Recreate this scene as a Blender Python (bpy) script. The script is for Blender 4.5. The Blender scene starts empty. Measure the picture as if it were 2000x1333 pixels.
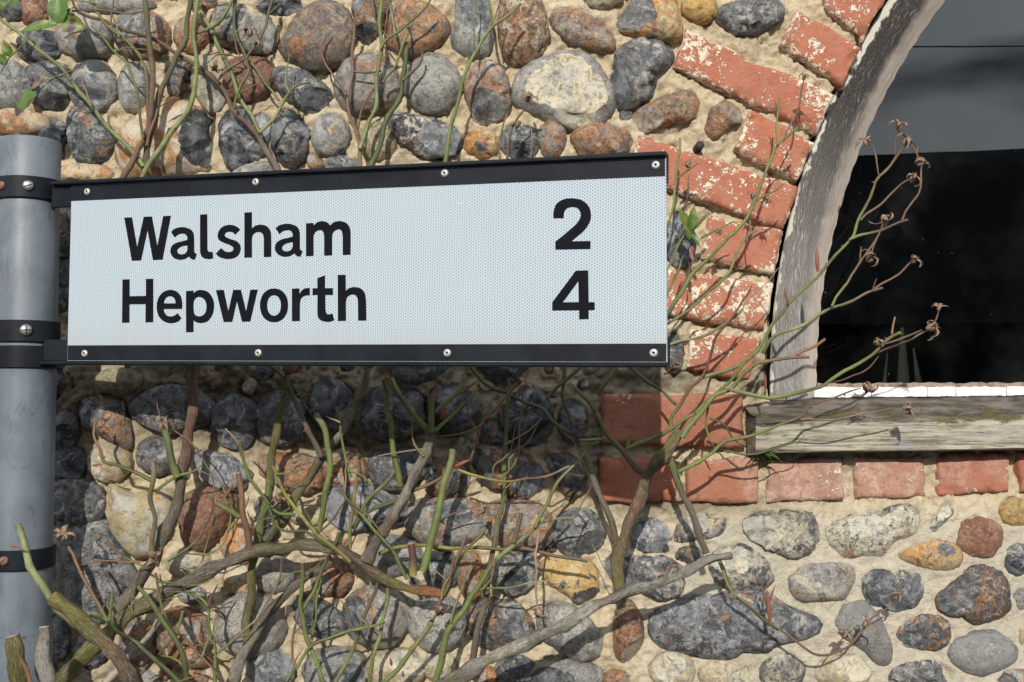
import bpy, math, random
import numpy as np
from mathutils import Vector, Matrix
from mathutils.geometry import tessellate_polygon

rnd = random.Random(7)
nrng = np.random.default_rng(11)
C = bpy.context.scene.collection
SC = bpy.context.scene

# ------------------------------------------------------------------ camera, sky, sun, exposure
FPX, D, TILT, EYE = 2100.0, 1.68, math.radians(2.8), 1.65
cam_d = bpy.data.cameras.new('camera')
cam_d.sensor_width = 36.0
cam_d.lens = FPX / 2000.0 * 36.0
cam_d.clip_start, cam_d.clip_end = 0.02, 2000.0
cam = bpy.data.objects.new('camera', cam_d)
C.objects.link(cam)
cam.location = (0, -D, EYE)
cam.rotation_euler = (math.pi / 2 + TILT, 0, 0)
SC.camera = cam

SUN = Vector((0.12, 1.0, -0.47)).normalized()          # the way the sunlight travels
sun_d = bpy.data.lights.new('sun', 'SUN')
sun_d.energy = 5.0
sun_d.angle = math.radians(0.53)
sun_d.color = (1.0, 0.94, 0.84)
sun = bpy.data.objects.new('sun', sun_d)
C.objects.link(sun)
sun.rotation_euler = SUN.to_track_quat('-Z', 'Y').to_euler()
sun.location = (-1, -6, 5)

world = bpy.data.worlds.new('World')
SC.world = world
world.use_nodes = True
wn, wl = world.node_tree.nodes, world.node_tree.links
wn.clear()
w_out = wn.new('ShaderNodeOutputWorld')
w_bg = wn.new('ShaderNodeBackground')
w_sky = wn.new('ShaderNodeTexSky')
w_sky.sky_type = 'NISHITA'
w_sky.sun_disc = False
to_sun = -SUN
w_sky.sun_elevation = math.asin(to_sun.z)
w_sky.sun_rotation = math.atan2(to_sun.x, to_sun.y)
w_tc = wn.new('ShaderNodeTexCoord')
w_map = wn.new('ShaderNodeMapping')
w_map.inputs['Scale'].default_value = (1.6, 1.6, 5.5)
w_noise = wn.new('ShaderNodeTexNoise')
w_noise.inputs['Scale'].default_value = 3.2
w_noise.inputs['Detail'].default_value = 6
w_noise.inputs['Roughness'].default_value = 0.45
w_ramp = wn.new('ShaderNodeValToRGB')
w_ramp.color_ramp.elements[0].position = 0.36
w_ramp.color_ramp.elements[1].position = 0.60
w_mix = wn.new('ShaderNodeMix')
w_mix.data_type = 'RGBA'
w_mix.inputs[7].default_value = (36.0, 38.2, 41.0, 1)
wl.new(w_tc.outputs['Generated'], w_map.inputs['Vector'])
wl.new(w_map.outputs['Vector'], w_noise.inputs['Vector'])
wl.new(w_noise.outputs['Fac'], w_ramp.inputs['Fac'])
wl.new(w_ramp.outputs['Color'], w_mix.inputs[0])
wl.new(w_sky.outputs['Color'], w_mix.inputs[6])
wl.new(w_mix.outputs[2], w_bg.inputs['Color'])
w_bg.inputs['Strength'].default_value = 0.05
wl.new(w_bg.outputs['Background'], w_out.inputs['Surface'])

SC.view_settings.view_transform = 'Standard'
SC.view_settings.look = 'None'
SC.view_settings.exposure = -0.22
SC.view_settings.gamma = 1.0
SC.view_settings.use_curve_mapping = False
SC.render.engine = 'CYCLES'
SC.cycles.use_denoising = True
SC.cycles.max_bounces = 6

# ------------------------------------------------------------------ geometry of the view
ct, st = math.cos(TILT), math.sin(TILT)
CAM = Vector((0, -D, EYE))


def ray(px, py):
    u, v = (px - 1000.0) / FPX, (666.5 - py) / FPX
    return Vector((u, ct - v * st, st + v * ct))


def at(px, py, y=0.0):
    """the point of the plane at depth y (wall face = 0, towards the viewer negative) met along one line of sight"""
    d = ray(px, py)
    return CAM + d * ((y + D) / d.y)


def srgb(r, g, b):
    f = lambda c: ((c / 255 + 0.055) / 1.055) ** 2.4 if c > 10 else c / 255 / 12.92
    return (f(r), f(g), f(b))


def _hash(ix, iy, iz, seed):
    h = (ix * 374761393 + iy * 668265263 + iz * 2147483647 + seed * 974711) & 0xFFFFFFFF
    h = ((h ^ (h >> 13)) * 1274126177) & 0xFFFFFFFF
    h = ((h ^ (h >> 16)) * 2246822519) & 0xFFFFFFFF
    return ((h ^ (h >> 15)) & 0xFFFFFF) / float(0xFFFFFF)


def vnoise(p, seed=0):
    """smooth value noise, -1..1, for an (N,3) array"""
    p = np.asarray(p, dtype=np.float64)
    i = np.floor(p).astype(np.int64)
    f = p - i
    f = f * f * f * (f * (f * 6 - 15) + 10)
    out = 0.0
    for dx in (0, 1):
        for dy in (0, 1):
            for dz in (0, 1):
                w = (f[:, 0] if dx else 1 - f[:, 0]) * (f[:, 1] if dy else 1 - f[:, 1]) * (f[:, 2] if dz else 1 - f[:, 2])
                out = out + w * _hash(i[:, 0] + dx, i[:, 1] + dy, i[:, 2] + dz, seed)
    return out * 2 - 1


def fbm(p, octv=4, seed=0, gain=0.5):
    a, s, tot = 1.0, 0.0, 0.0
    p = np.asarray(p, dtype=np.float64)
    for k in range(octv):
        s = s + a * vnoise(p * (2.03 ** k) + 17.3 * k, seed + k * 31)
        tot += a
        a *= gain
    return s / tot


# ------------------------------------------------------------------ object helpers
def link(name, me, mats=(), parent=None, loc=None):
    o = bpy.data.objects.new(name, me)
    C.objects.link(o)
    for m in (mats if isinstance(mats, (list, tuple)) else [mats]):
        if me is not None and m is not None and m.name not in [x.name for x in me.materials if x]:
            me.materials.append(m)
    if parent is not None:
        o.parent = parent
    if loc is not None:
        o.location = loc
    return o


def mesh(name, verts, faces, smooth=True):
    me = bpy.data.meshes.new(name)
    me.from_pydata([tuple(v) for v in verts], [], [tuple(f) for f in faces])
    if smooth:
        me.polygons.foreach_set('use_smooth', [True] * len(me.polygons))
    me.update()
    return me


def tag(o, label=None, cat=None, kind=None, group=None):
    for k, v in (('label', label), ('category', cat), ('kind', kind), ('group', group)):
        if v:
            o[k] = v
    return o


def thing(name, label, cat, loc=(0, 0, 0)):
    o = link(name, None, (), None, loc)
    o.empty_display_size = 0.05
    return tag(o, label, cat)


def attr(me, name, vals, typ='FLOAT'):
    a = me.attributes.new(name, typ, 'POINT')
    if typ == 'FLOAT':
        a.data.foreach_set('value', np.asarray(vals, dtype=np.float32).ravel())
    else:
        v = np.asarray(vals, dtype=np.float32)
        if v.shape[1] == 3:
            v = np.concatenate([v, np.ones((len(v), 1), np.float32)], 1)
        a.data.foreach_set('color', v.ravel())


def box(name, lo, hi, mat, parent=None, bev=0.0):
    x0, y0, z0 = lo
    x1, y1, z1 = hi
    vs = [(x, y, z) for x in (x0, x1) for y in (y0, y1) for z in (z0, z1)]
    fs = [(0, 1, 3, 2), (4, 6, 7, 5), (0, 4, 5, 1), (2, 3, 7, 6), (0, 2, 6, 4), (1, 5, 7, 3)]
    me = mesh(name, vs, fs, False)
    o = link(name, me, mat, parent)
    if bev:
        bevel(o, bev)
    return o


def bevel(o, w, seg=2):
    m = o.modifiers.new('edge', 'BEVEL')
    m.width = w
    m.segments = seg
    m.limit_method = 'ANGLE'
    m.angle_limit = math.radians(40)


# ------------------------------------------------------------------ node helpers
class NT:
    def __init__(self, name):
        self.m = bpy.data.materials.new(name)
        self.m.use_nodes = True
        self.n, self.l = self.m.node_tree.nodes, self.m.node_tree.links
        self.b = self.n['Principled BSDF']
        self.out = self.n['Material Output']

    def put(self, sock, v):
        if isinstance(v, bpy.types.NodeSocket):
            self.l.new(v, sock)
        elif isinstance(v, (tuple, list)) and len(v) == 3 and sock.type == 'RGBA':
            sock.default_value = (*v, 1)
        else:
            sock.default_value = v

    def coord(self, which='Object'):
        return self.n.new('ShaderNodeTexCoord').outputs[which]

    def rand(self):
        return self.n.new('ShaderNodeObjectInfo').outputs['Random']

    def vmath(self, op, a, b):
        n = self.n.new('ShaderNodeVectorMath')
        n.operation = op
        self.put(n.inputs[0], a)
        if op == 'SCALE':
            self.put(n.inputs['Scale'], b)
        else:
            self.put(n.inputs[1], b)
        return n.outputs['Value' if op == 'DOT_PRODUCT' else 'Vector']

    def math(self, op, a, b=0.0, clamp=False):
        n = self.n.new('ShaderNodeMath')
        n.operation = op
        n.use_clamp = clamp
        self.put(n.inputs[0], a)
        self.put(n.inputs[1], b)
        return n.outputs[0]

    def noise(self, vec, scale, detail=4.0, rough=0.55, dist=0.0):
        n = self.n.new('ShaderNodeTexNoise')
        self.put(n.inputs['Vector'], vec)
        n.inputs['Scale'].default_value = scale
        n.inputs['Detail'].default_value = detail
        n.inputs['Roughness'].default_value = rough
        n.inputs['Distortion'].default_value = dist
        return n.outputs['Fac']

    def voro(self, vec, scale, feature='F1'):
        n = self.n.new('ShaderNodeTexVoronoi')
        n.feature = feature
        self.put(n.inputs['Vector'], vec)
        n.inputs['Scale'].default_value = scale
        return n.outputs['Distance']

    def ramp(self, fac, lo, hi):
        n = self.n.new('ShaderNodeMapRange')
        n.interpolation_type = 'SMOOTHSTEP'
        self.put(n.inputs['Value'], fac)
        self.put(n.inputs['From Min'], lo)
        self.put(n.inputs['From Max'], hi)
        return n.outputs['Result']

    def mix(self, fac, a, b, mode='MIX'):
        n = self.n.new('ShaderNodeMix')
        n.data_type = 'RGBA'
        n.blend_type = mode
        self.put(n.inputs[0], fac)
        self.put(n.inputs[6], a)
        self.put(n.inputs[7], b)
        return n.outputs[2]

    def at(self, name, typ='GEOMETRY'):
        n = self.n.new('ShaderNodeAttribute')
        n.attribute_type = typ
        n.attribute_name = name
        return n

    def bump(self, h, strength=0.5, dist=0.002, prev=None):
        n = self.n.new('ShaderNodeBump')
        self.put(n.inputs['Height'], h)
        n.inputs['Strength'].default_value = strength
        n.inputs['Distance'].default_value = dist
        if prev is not None:
            self.l.new(prev, n.inputs['Normal'])
        return n.outputs['Normal']

    def scale(self, vec, s):
        n = self.n.new('ShaderNodeMapping')
        self.put(n.inputs['Vector'], vec)
        n.inputs['Scale'].default_value = s
        return n.outputs['Vector']

    def done(self, col, rough=0.7, normal=None, spec=0.5, metal=0.0):
        self.put(self.b.inputs['Base Color'], col)
        self.put(self.b.inputs['Roughness'], rough)
        self.put(self.b.inputs['Specular IOR Level'], spec)
        self.put(self.b.inputs['Metallic'], metal)
        if normal is not None:
            self.l.new(normal, self.b.inputs['Normal'])
        return self.m


def mat_flint():
    t = NT('flint')
    off = t.math('MULTIPLY', t.rand(), 40.0)
    v = t.vmath('ADD', t.coord(), off)
    ca, cb, cc, cf = (t.at(k, 'OBJECT').outputs['Color'] for k in ('ca', 'cb', 'cc', 'cf'))
    th = t.at('th', 'OBJECT').outputs['Fac']
    n1 = t.noise(v, 24, 6, 0.62, 1.0)
    n2 = t.noise(t.vmath('ADD', v, (3.1, 1.7, 0.3)), 46, 8, 0.7, 1.5)
    n3 = t.noise(v, 330, 6, 0.75)
    n4 = t.noise(t.vmath('ADD', v, (7.7, 2.2, 5.1)), 90, 9, 0.74, 0.0)
    n5 = t.noise(t.vmath('ADD', v, (1.7, 8.2, 2.1)), 34, 7, 0.7, 1.2)
    pit = t.voro(t.vmath('ADD', v, t.vmath('SCALE', (1, 1, 1), t.math('MULTIPLY', n4, 0.012))), 120)
    spk = t.at('spk', 'OBJECT').outputs['Fac']
    col = t.mix(t.ramp(n1, 0.44, 0.56), ca, cb)
    col = t.mix(t.ramp(n2, th, t.math('ADD', th, 0.05)), col, cc)
    col = t.mix(t.math('MULTIPLY', t.ramp(n4, 0.44, 0.32), 0.55), col, t.mix(0.6, col, (0.62, 0.58, 0.49)))
    big = t.noise(t.vmath('ADD', v, (5.5, 0.4, 9.3)), 15, 6, 0.66, 1.4)
    rst = t.at('rst', 'OBJECT').outputs['Fac']
    col = t.mix(t.math('MULTIPLY', t.ramp(t.math('ADD', big, rst), 0.555, 0.62), 0.8), col, t.mix(t.ramp(n4, 0.4, 0.6), (0.36, 0.17, 0.065), (0.24, 0.115, 0.06)))
    col = t.mix(t.math('MULTIPLY', t.ramp(t.math('SUBTRACT', big, rst), 0.40, 0.35), 0.65), col, (0.50, 0.45, 0.35))
    dk = t.at('dk', 'OBJECT').outputs['Fac']
    gls = t.math('MULTIPLY', t.ramp(t.math('ADD', n5, t.math('MULTIPLY', n4, 0.25)), 0.655, 0.685), dk)
    col = t.mix(gls, col, t.mix(t.ramp(n2, 0.4, 0.6), (0.02, 0.023, 0.03), (0.075, 0.082, 0.098)))
    col = t.mix(t.math('MULTIPLY', t.ramp(t.math('ADD', n5, t.math('MULTIPLY', n4, 0.3)), 0.575, 0.535), t.math('MULTIPLY', dk, 0.8)), col, t.mix(t.ramp(n2, 0.4, 0.6), (0.50, 0.48, 0.42), (0.34, 0.345, 0.35)))
    vein = t.math('MULTIPLY', t.ramp(t.math('ABSOLUTE', t.math('SUBTRACT', n5, 0.5)), 0.025, 0.004), t.ramp(big, 0.45, 0.6))
    col = t.mix(t.math('MULTIPLY', t.math('MULTIPLY', vein, spk), 0.55), col, (0.05, 0.05, 0.052))
    col = t.mix(t.math('MULTIPLY', t.math('MULTIPLY', t.ramp(n4, 0.53, 0.62), spk), 0.9), col, (0.035, 0.037, 0.042))
    col = t.mix(t.math('MULTIPLY', t.math('MULTIPLY', t.ramp(n3, 0.53, 0.62), spk), 0.9), col, (0.022, 0.022, 0.025))
    col = t.mix(t.math('MULTIPLY', t.ramp(n3, 0.44, 0.34), 0.45), col, (0.55, 0.51, 0.43))
    col = t.mix(t.math('MULTIPLY', t.ramp(pit, 0.16, 0.05), t.math('MULTIPLY', spk, 0.8)), col, (0.03, 0.028, 0.027))
    fr = t.at('fr').outputs['Fac']
    fcol = t.mix(t.ramp(n1, 0.40, 0.62), cf, t.mix(0.55, cf, (0.26, 0.27, 0.28)))
    fcol = t.mix(t.math('MULTIPLY', t.ramp(n2, 0.50, 0.40), 0.7), fcol, t.mix(0.75, fcol, (0.02, 0.022, 0.028)))
    fcol = t.mix(t.math('MULTIPLY', t.ramp(n5, 0.45, 0.36), 0.55), fcol, (0.42, 0.42, 0.41))
    fcol = t.mix(t.math('MULTIPLY', t.ramp(n5, 0.60, 0.7), 0.5), fcol, cb)
    fcol = t.mix(t.math('MULTIPLY', t.ramp(n4, 0.56, 0.66), 0.6), fcol, (0.04, 0.042, 0.05))
    frm = t.ramp(t.math('ADD', fr, t.math('MULTIPLY', t.math('SUBTRACT', n2, 0.5), 0.9)), 0.46, 0.56)
    col = t.mix(frm, col, fcol)
    rough = t.math('SUBTRACT', t.math('ADD', 0.42, t.math('MULTIPLY', n4, 0.3)), t.math('MAXIMUM', t.math('MULTIPLY', frm, 0.32), t.math('MULTIPLY', gls, 0.26)))
    h = t.math('ADD', t.math('MULTIPLY', n4, 1.0), t.math('MULTIPLY', n3, 0.5))
    h = t.math('ADD', h, t.math('MULTIPLY', t.ramp(pit, 0.0, 0.3), 0.3))
    h = t.math('MULTIPLY', h, t.math('SUBTRACT', 1.0, t.math('MULTIPLY', frm, 0.25)))
    h = t.math('ADD', h, t.math('MULTIPLY', vein, -0.25))
    nm = t.bump(h, 0.7, 0.0035)
    return t.done(col, rough, nm, 0.5)


def mat_mortar():
    t = NT('lime_mortar')
    v = t.coord()
    n1 = t.noise(v, 9, 6, 0.6)
    n2 = t.noise(v, 70, 8, 0.7)
    n3 = t.noise(v, 420, 5, 0.75)
    rep = t.at('repair').outputs['Fac']
    col = t.mix(t.ramp(n1, 0.35, 0.65), (0.61, 0.50, 0.335), (0.70, 0.60, 0.435))
    grey = t.mix(t.ramp(n1, 0.35, 0.65), (0.56, 0.505, 0.40), (0.63, 0.575, 0.465))
    col = t.mix(rep, col, grey)
    col = t.mix(t.math('MULTIPLY', t.ramp(n2, 0.52, 0.72), 0.55), col, (0.80, 0.69, 0.5))
    col = t.mix(t.math('MULTIPLY', t.ramp(n2, 0.46, 0.3), 0.5), col, (0.36, 0.27, 0.16))
    n5 = t.noise(v, 170, 6, 0.75)
    col = t.mix(t.math('MULTIPLY', t.ramp(t.noise(t.vmath('ADD', v, (6, 1, 3)), 24, 7, 0.7), 0.53, 0.68), t.math('SUBTRACT', 0.5, t.math('MULTIPLY', rep, 0.3))), col, (0.27, 0.22, 0.145))
    col = t.mix(t.math('MULTIPLY', t.ramp(n5, 0.55, 0.68), t.math('SUBTRACT', 0.5, t.math('MULTIPLY', rep, 0.3))), col, (0.25, 0.19, 0.12))
    col = t.mix(t.math('MULTIPLY', t.ramp(n5, 0.42, 0.3), 0.5), col, (0.82, 0.74, 0.58))
    grit = t.voro(v, 230)
    col = t.mix(t.math('MULTIPLY', t.ramp(grit, 0.2, 0.08), 0.35), col, (0.24, 0.19, 0.13))
    col = t.mix(t.math('MULTIPLY', t.ramp(n3, 0.56, 0.7), 0.5), col, (0.2, 0.15, 0.1))
    lich = t.math('MULTIPLY', t.ramp(t.noise(t.vmath('ADD', v, (4, 4, 4)), 16, 7, 0.7), 0.61, 0.70), t.at('lichen').outputs['Fac'])
    col = t.mix(lich, col, (0.52, 0.39, 0.05))
    col = t.mix(t.math('MULTIPLY', t.at("shade_dirt").outputs["Fac"], 0.85), col, t.mix(t.ramp(n2, 0.4, 0.6), (0.065, 0.06, 0.042), (0.17, 0.15, 0.105)))  # mortar colour darkened for the shadow below the sign and for dirty patches
    h = t.math('ADD', t.math('MULTIPLY', n2, 1.0), t.math('MULTIPLY', n3, 0.45))
    h = t.math('ADD', h, t.math('MULTIPLY', n5, 0.9))
    h = t.math('ADD', h, t.math('MULTIPLY', t.ramp(grit, 0.0, 0.3), -0.25))
    nm = t.bump(h, 0.9, 0.006)
    return t.done(col, 0.92, nm, 0.15)


def mat_brick():
    t = NT('old_red_brick')
    v = t.vmath('ADD', t.coord(), t.math('MULTIPLY', t.rand(), 30.0))
    ca = t.at('ca', 'OBJECT').outputs['Color']
    wash = t.at('wash', 'OBJECT').outputs['Fac']
    n1 = t.noise(v, 18, 6, 0.6)
    n2 = t.noise(v, 38, 7, 0.62, 0.7)
    n3 = t.noise(v, 380, 5, 0.75)
    n4 = t.noise(t.vmath('ADD', v, (2.2, 9.1, 4.0)), 110, 5, 0.6, 0.5)
    ca = t.mix(0.28, t.mix(1.0, ca, (0.86, 0.93, 0.90), 'MULTIPLY'), (0.32, 0.16, 0.105))
    fade = t.at('fade', 'OBJECT').outputs['Fac']
    ca = t.mix(t.math('MULTIPLY', fade, t.ramp(t.noise(t.vmath('ADD', v, (8, 8, 1)), 22, 6, 0.65), 0.40, 0.62)), ca, t.mix(t.ramp(n4, 0.4, 0.6), (0.56, 0.40, 0.32), (0.42, 0.26, 0.22)))
    col = t.mix(t.ramp(n1, 0.3, 0.7), ca, t.mix(0.45, ca, (0.42, 0.18, 0.115)))
    col = t.mix(t.math('MULTIPLY', t.ramp(n4, 0.56, 0.68), 0.45), col, (0.20, 0.085, 0.06))
    col = t.mix(t.math('MULTIPLY', t.ramp(n2, 0.55, 0.75), 0.35), col, (0.24, 0.065, 0.04))
    col = t.mix(t.math('MULTIPLY', t.ramp(n3, 0.56, 0.7), 0.6), col, (0.16, 0.06, 0.04))
    col = t.mix(t.math('MULTIPLY', t.ramp(n3, 0.42, 0.3), 0.3), col, (0.62, 0.36, 0.24))
    edge = t.at('edge').outputs['Fac']
    clus = t.noise(t.vmath('ADD', v, (1, 5, 9)), 11, 4, 0.6)
    w = t.math('ADD', t.math('MULTIPLY', n4, 0.42), t.math('ADD', t.math('MULTIPLY', n2, 0.24), t.math('MULTIPLY', n3, 0.34)))
    w = t.math('ADD', w, t.math('MULTIPLY', t.math('SUBTRACT', clus, 0.5), 0.35))
    w = t.math('ADD', w, t.math('MULTIPLY', edge, 0.05))
    w = t.math('ADD', w, wash)
    wf = t.ramp(w, 0.585, 0.605)
    col = t.mix(t.math('MULTIPLY', wf, 0.92), col, t.mix(t.ramp(n3, 0.4, 0.6), (0.62, 0.52, 0.38), (0.80, 0.72, 0.58)))
    h = t.math('ADD', t.math('MULTIPLY', n3, 0.6), t.math('MULTIPLY', n4, 0.9))
    h = t.math('ADD', h, t.math('MULTIPLY', wf, 0.3))
    nm = t.bump(h, 0.8, 0.0035)
    return t.done(col, 0.9, nm, 0.15)


def mat_stem():
    t = NT('rose_stem')
    v = t.coord()
    col = t.at('col').outputs['Color']
    gnarl = t.at('gnarl').outputs['Fac']
    n1 = t.noise(v, 60, 6, 0.65)
    n2 = t.noise(v, 300, 5, 0.7)
    uv = t.coord('UV')
    streak = t.noise(t.scale(uv, (9, 60, 1)), 1.0, 6, 0.7, 0.8)
    c = t.mix(t.math('MULTIPLY', t.ramp(n1, 0.52, 0.66), 0.55), col, t.mix(0.5, col, (0.05, 0.03, 0.02), 'MULTIPLY'))
    c = t.mix(t.math('MULTIPLY', t.ramp(n2, 0.55, 0.7), 0.5), c, (0.05, 0.035, 0.025))
    c = t.mix(t.math('MULTIPLY', t.ramp(t.noise(v, 26, 5, 0.6), 0.52, 0.62), 0.45), c, (0.10, 0.06, 0.045))
    k = t.math('MULTIPLY', t.ramp(streak, 0.55, 0.62), t.math('ADD', t.math('MULTIPLY', gnarl, 0.75), 0.10))
    c = t.mix(k, c, (0.40, 0.36, 0.29))
    k2 = t.math('MULTIPLY', t.ramp(streak, 0.47, 0.41), t.math('ADD', t.math('MULTIPLY', gnarl, 0.85), 0.08))
    c = t.mix(k2, c, (0.035, 0.025, 0.018))
    mossy = t.math('MULTIPLY', t.ramp(t.noise(t.vmath('ADD', v, (2, 7, 4)), 30, 6, 0.7), 0.50, 0.62), t.math('MULTIPLY', gnarl, 0.6))
    c = t.mix(mossy, c, t.mix(t.ramp(n2, 0.4, 0.6), (0.07, 0.07, 0.02), (0.19, 0.18, 0.06)))
    h = t.math('ADD', t.math('MULTIPLY', streak, t.math('ADD', gnarl, 0.15)), t.math('MULTIPLY', n2, 0.25))
    nm = t.bump(h, 0.8, 0.003)
    return t.done(c, t.math('ADD', 0.5, t.math('MULTIPLY', gnarl, 0.3)), nm, 0.4)


def mat_simple(name, col, rough=0.6, spec=0.5, metal=0.0, var=0.25, scale=60, bump=0.2, dark=None):
    t = NT(name)
    v = t.coord()
    n1 = t.noise(v, scale, 6, 0.6)
    n2 = t.noise(v, scale * 6, 4, 0.7)
    d = dark if dark else tuple(c * 0.5 for c in col)
    c = t.mix(t.math('MULTIPLY', t.ramp(n1, 0.4, 0.7), var * 2), col, d)
    nm = t.bump(n2, bump, 0.001) if bump else None
    r = t.math('ADD', rough - 0.06, t.math('MULTIPLY', n1, 0.12))
    return t.done(c, r, nm, spec, metal)


def mat_post():
    t = NT('grey_painted_steel')
    v = t.coord()
    n1 = t.noise(v, 20, 6, 0.6)
    n2 = t.noise(v, 160, 6, 0.65)
    n3 = t.noise(t.scale(v, (1, 1, 0.25)), 26, 7, 0.6, 1.8)
    c = t.mix(t.ramp(n1, 0.35, 0.7), (0.14, 0.166, 0.197), (0.10, 0.122, 0.146))
    # loops of worn paint and rust specks
    loop = t.math('ABSOLUTE', t.math('SUBTRACT', n3, 0.53))
    l = t.math('MULTIPLY', t.ramp(loop, 0.012, 0.004), t.ramp(n1, 0.44, 0.50))
    c = t.mix(t.math('MULTIPLY', l, 0.55), c, (0.07, 0.06, 0.055))
    drip = t.noise(t.scale(v, (55, 55, 2.5)), 1.0, 5, 0.6)
    c = t.mix(t.math('MULTIPLY', t.ramp(drip, 0.52, 0.70), 0.2), c, (0.075, 0.08, 0.08))
    c = t.mix(t.math('MULTIPLY', t.ramp(drip, 0.45, 0.34), 0.14), c, (0.24, 0.26, 0.28))
    c = t.mix(t.math('MULTIPLY', t.ramp(n2, 0.66, 0.72), 0.7), c, (0.15, 0.10, 0.08))
    rust = t.at('rust').outputs['Fac']
    c = t.mix(t.math('MULTIPLY', t.ramp(t.math('ADD', n2, t.math('MULTIPLY', rust, 0.35)), 0.66, 0.8), 0.8), c, (0.09, 0.045, 0.025))
    nm = t.bump(n2, 0.12, 0.001)
    return t.done(c, t.math('ADD', 0.42, t.math('MULTIPLY', n1, 0.15)), nm, 0.45)


def mat_black_metal():
    t = NT('black_painted_metal')
    v = t.coord()
    n1 = t.noise(v, 14, 6, 0.65)
    n2 = t.noise(v, 240, 5, 0.7)
    n3 = t.noise(t.scale(v, (0.15, 1, 1)), 90, 6, 0.7)
    c = t.mix(t.ramp(n1, 0.35, 0.65), (0.006, 0.008, 0.0115), (0.012, 0.0155, 0.021))
    c = t.mix(t.math('MULTIPLY', t.ramp(n3, 0.62, 0.72), 0.15), c, (0.06, 0.066, 0.075))
    c = t.mix(t.math('MULTIPLY', t.ramp(n2, 0.68, 0.74), 0.4), c, (0.2, 0.18, 0.15))
    c = t.mix(t.math('MULTIPLY', t.ramp(t.noise(v, 55, 6, 0.7), 0.68, 0.75), 0.6), c, (0.09, 0.04, 0.02))
    return t.done(c, t.math('ADD', 0.38, t.math('MULTIPLY', n1, 0.25)), t.bump(n2, 0.1, 0.0006), 0.16)


def mat_sheet():
    t = NT('reflective_sheeting')
    v = t.coord()
    P = 0.0037
    k = 2 * math.pi / (P * math.sqrt(3) / 2)
    s = None
    for a in (0, 60, 120):
        d = t.vmath('DOT_PRODUCT', v, (k * math.cos(math.radians(a)), 0.0, k * math.sin(math.radians(a))))
        cth = t.math('COSINE', d)
        s = cth if s is None else t.math('ADD', s, cth)
    cell = t.ramp(s, -1.25, -0.55)
    dot = t.ramp(s, 1.2, 2.2)
    n1 = t.noise(v, 6, 5, 0.6)
    n2 = t.noise(v, 120, 6, 0.7)
    c = t.mix(cell, (0.55, 0.615, 0.68), (0.265, 0.325, 0.38))
    c = t.mix(t.math('MULTIPLY', dot, 0.25), c, (0.30, 0.375, 0.425))
    c = t.mix(t.math('MULTIPLY', t.ramp(n1, 0.4, 0.7), 0.12), c, (0.42, 0.47, 0.48))
    sp = t.n.new('ShaderNodeSeparateXYZ')
    t.l.new(v, sp.inputs[0])
    gr = t.math('MULTIPLY', t.ramp(t.math('ADD', sp.outputs[2], t.math('MULTIPLY', t.noise(t.scale(v, (30, 1, 8)), 1.0, 6, 0.7), 0.05)), -0.035, -0.085), 0.45)
    c = t.mix(gr, c, (0.34, 0.36, 0.33))
    c = t.mix(t.math('MULTIPLY', t.ramp(t.noise(t.scale(v, (14, 1, 240)), 1.0, 3, 0.6), 0.70, 0.73), 0.5), c, (0.62, 0.64, 0.65))
    run = t.noise(t.scale(v, (60, 1, 3)), 1.0, 5, 0.6)
    c = t.mix(t.math('MULTIPLY', t.ramp(run, 0.5, 0.75), 0.14), c, (0.33, 0.34, 0.31))
    c = t.mix(t.math('MULTIPLY', t.ramp(n2, 0.66, 0.74), 0.4), c, (0.30, 0.29, 0.24))
    return t.done(c, 0.5, None, 0.25)


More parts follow.
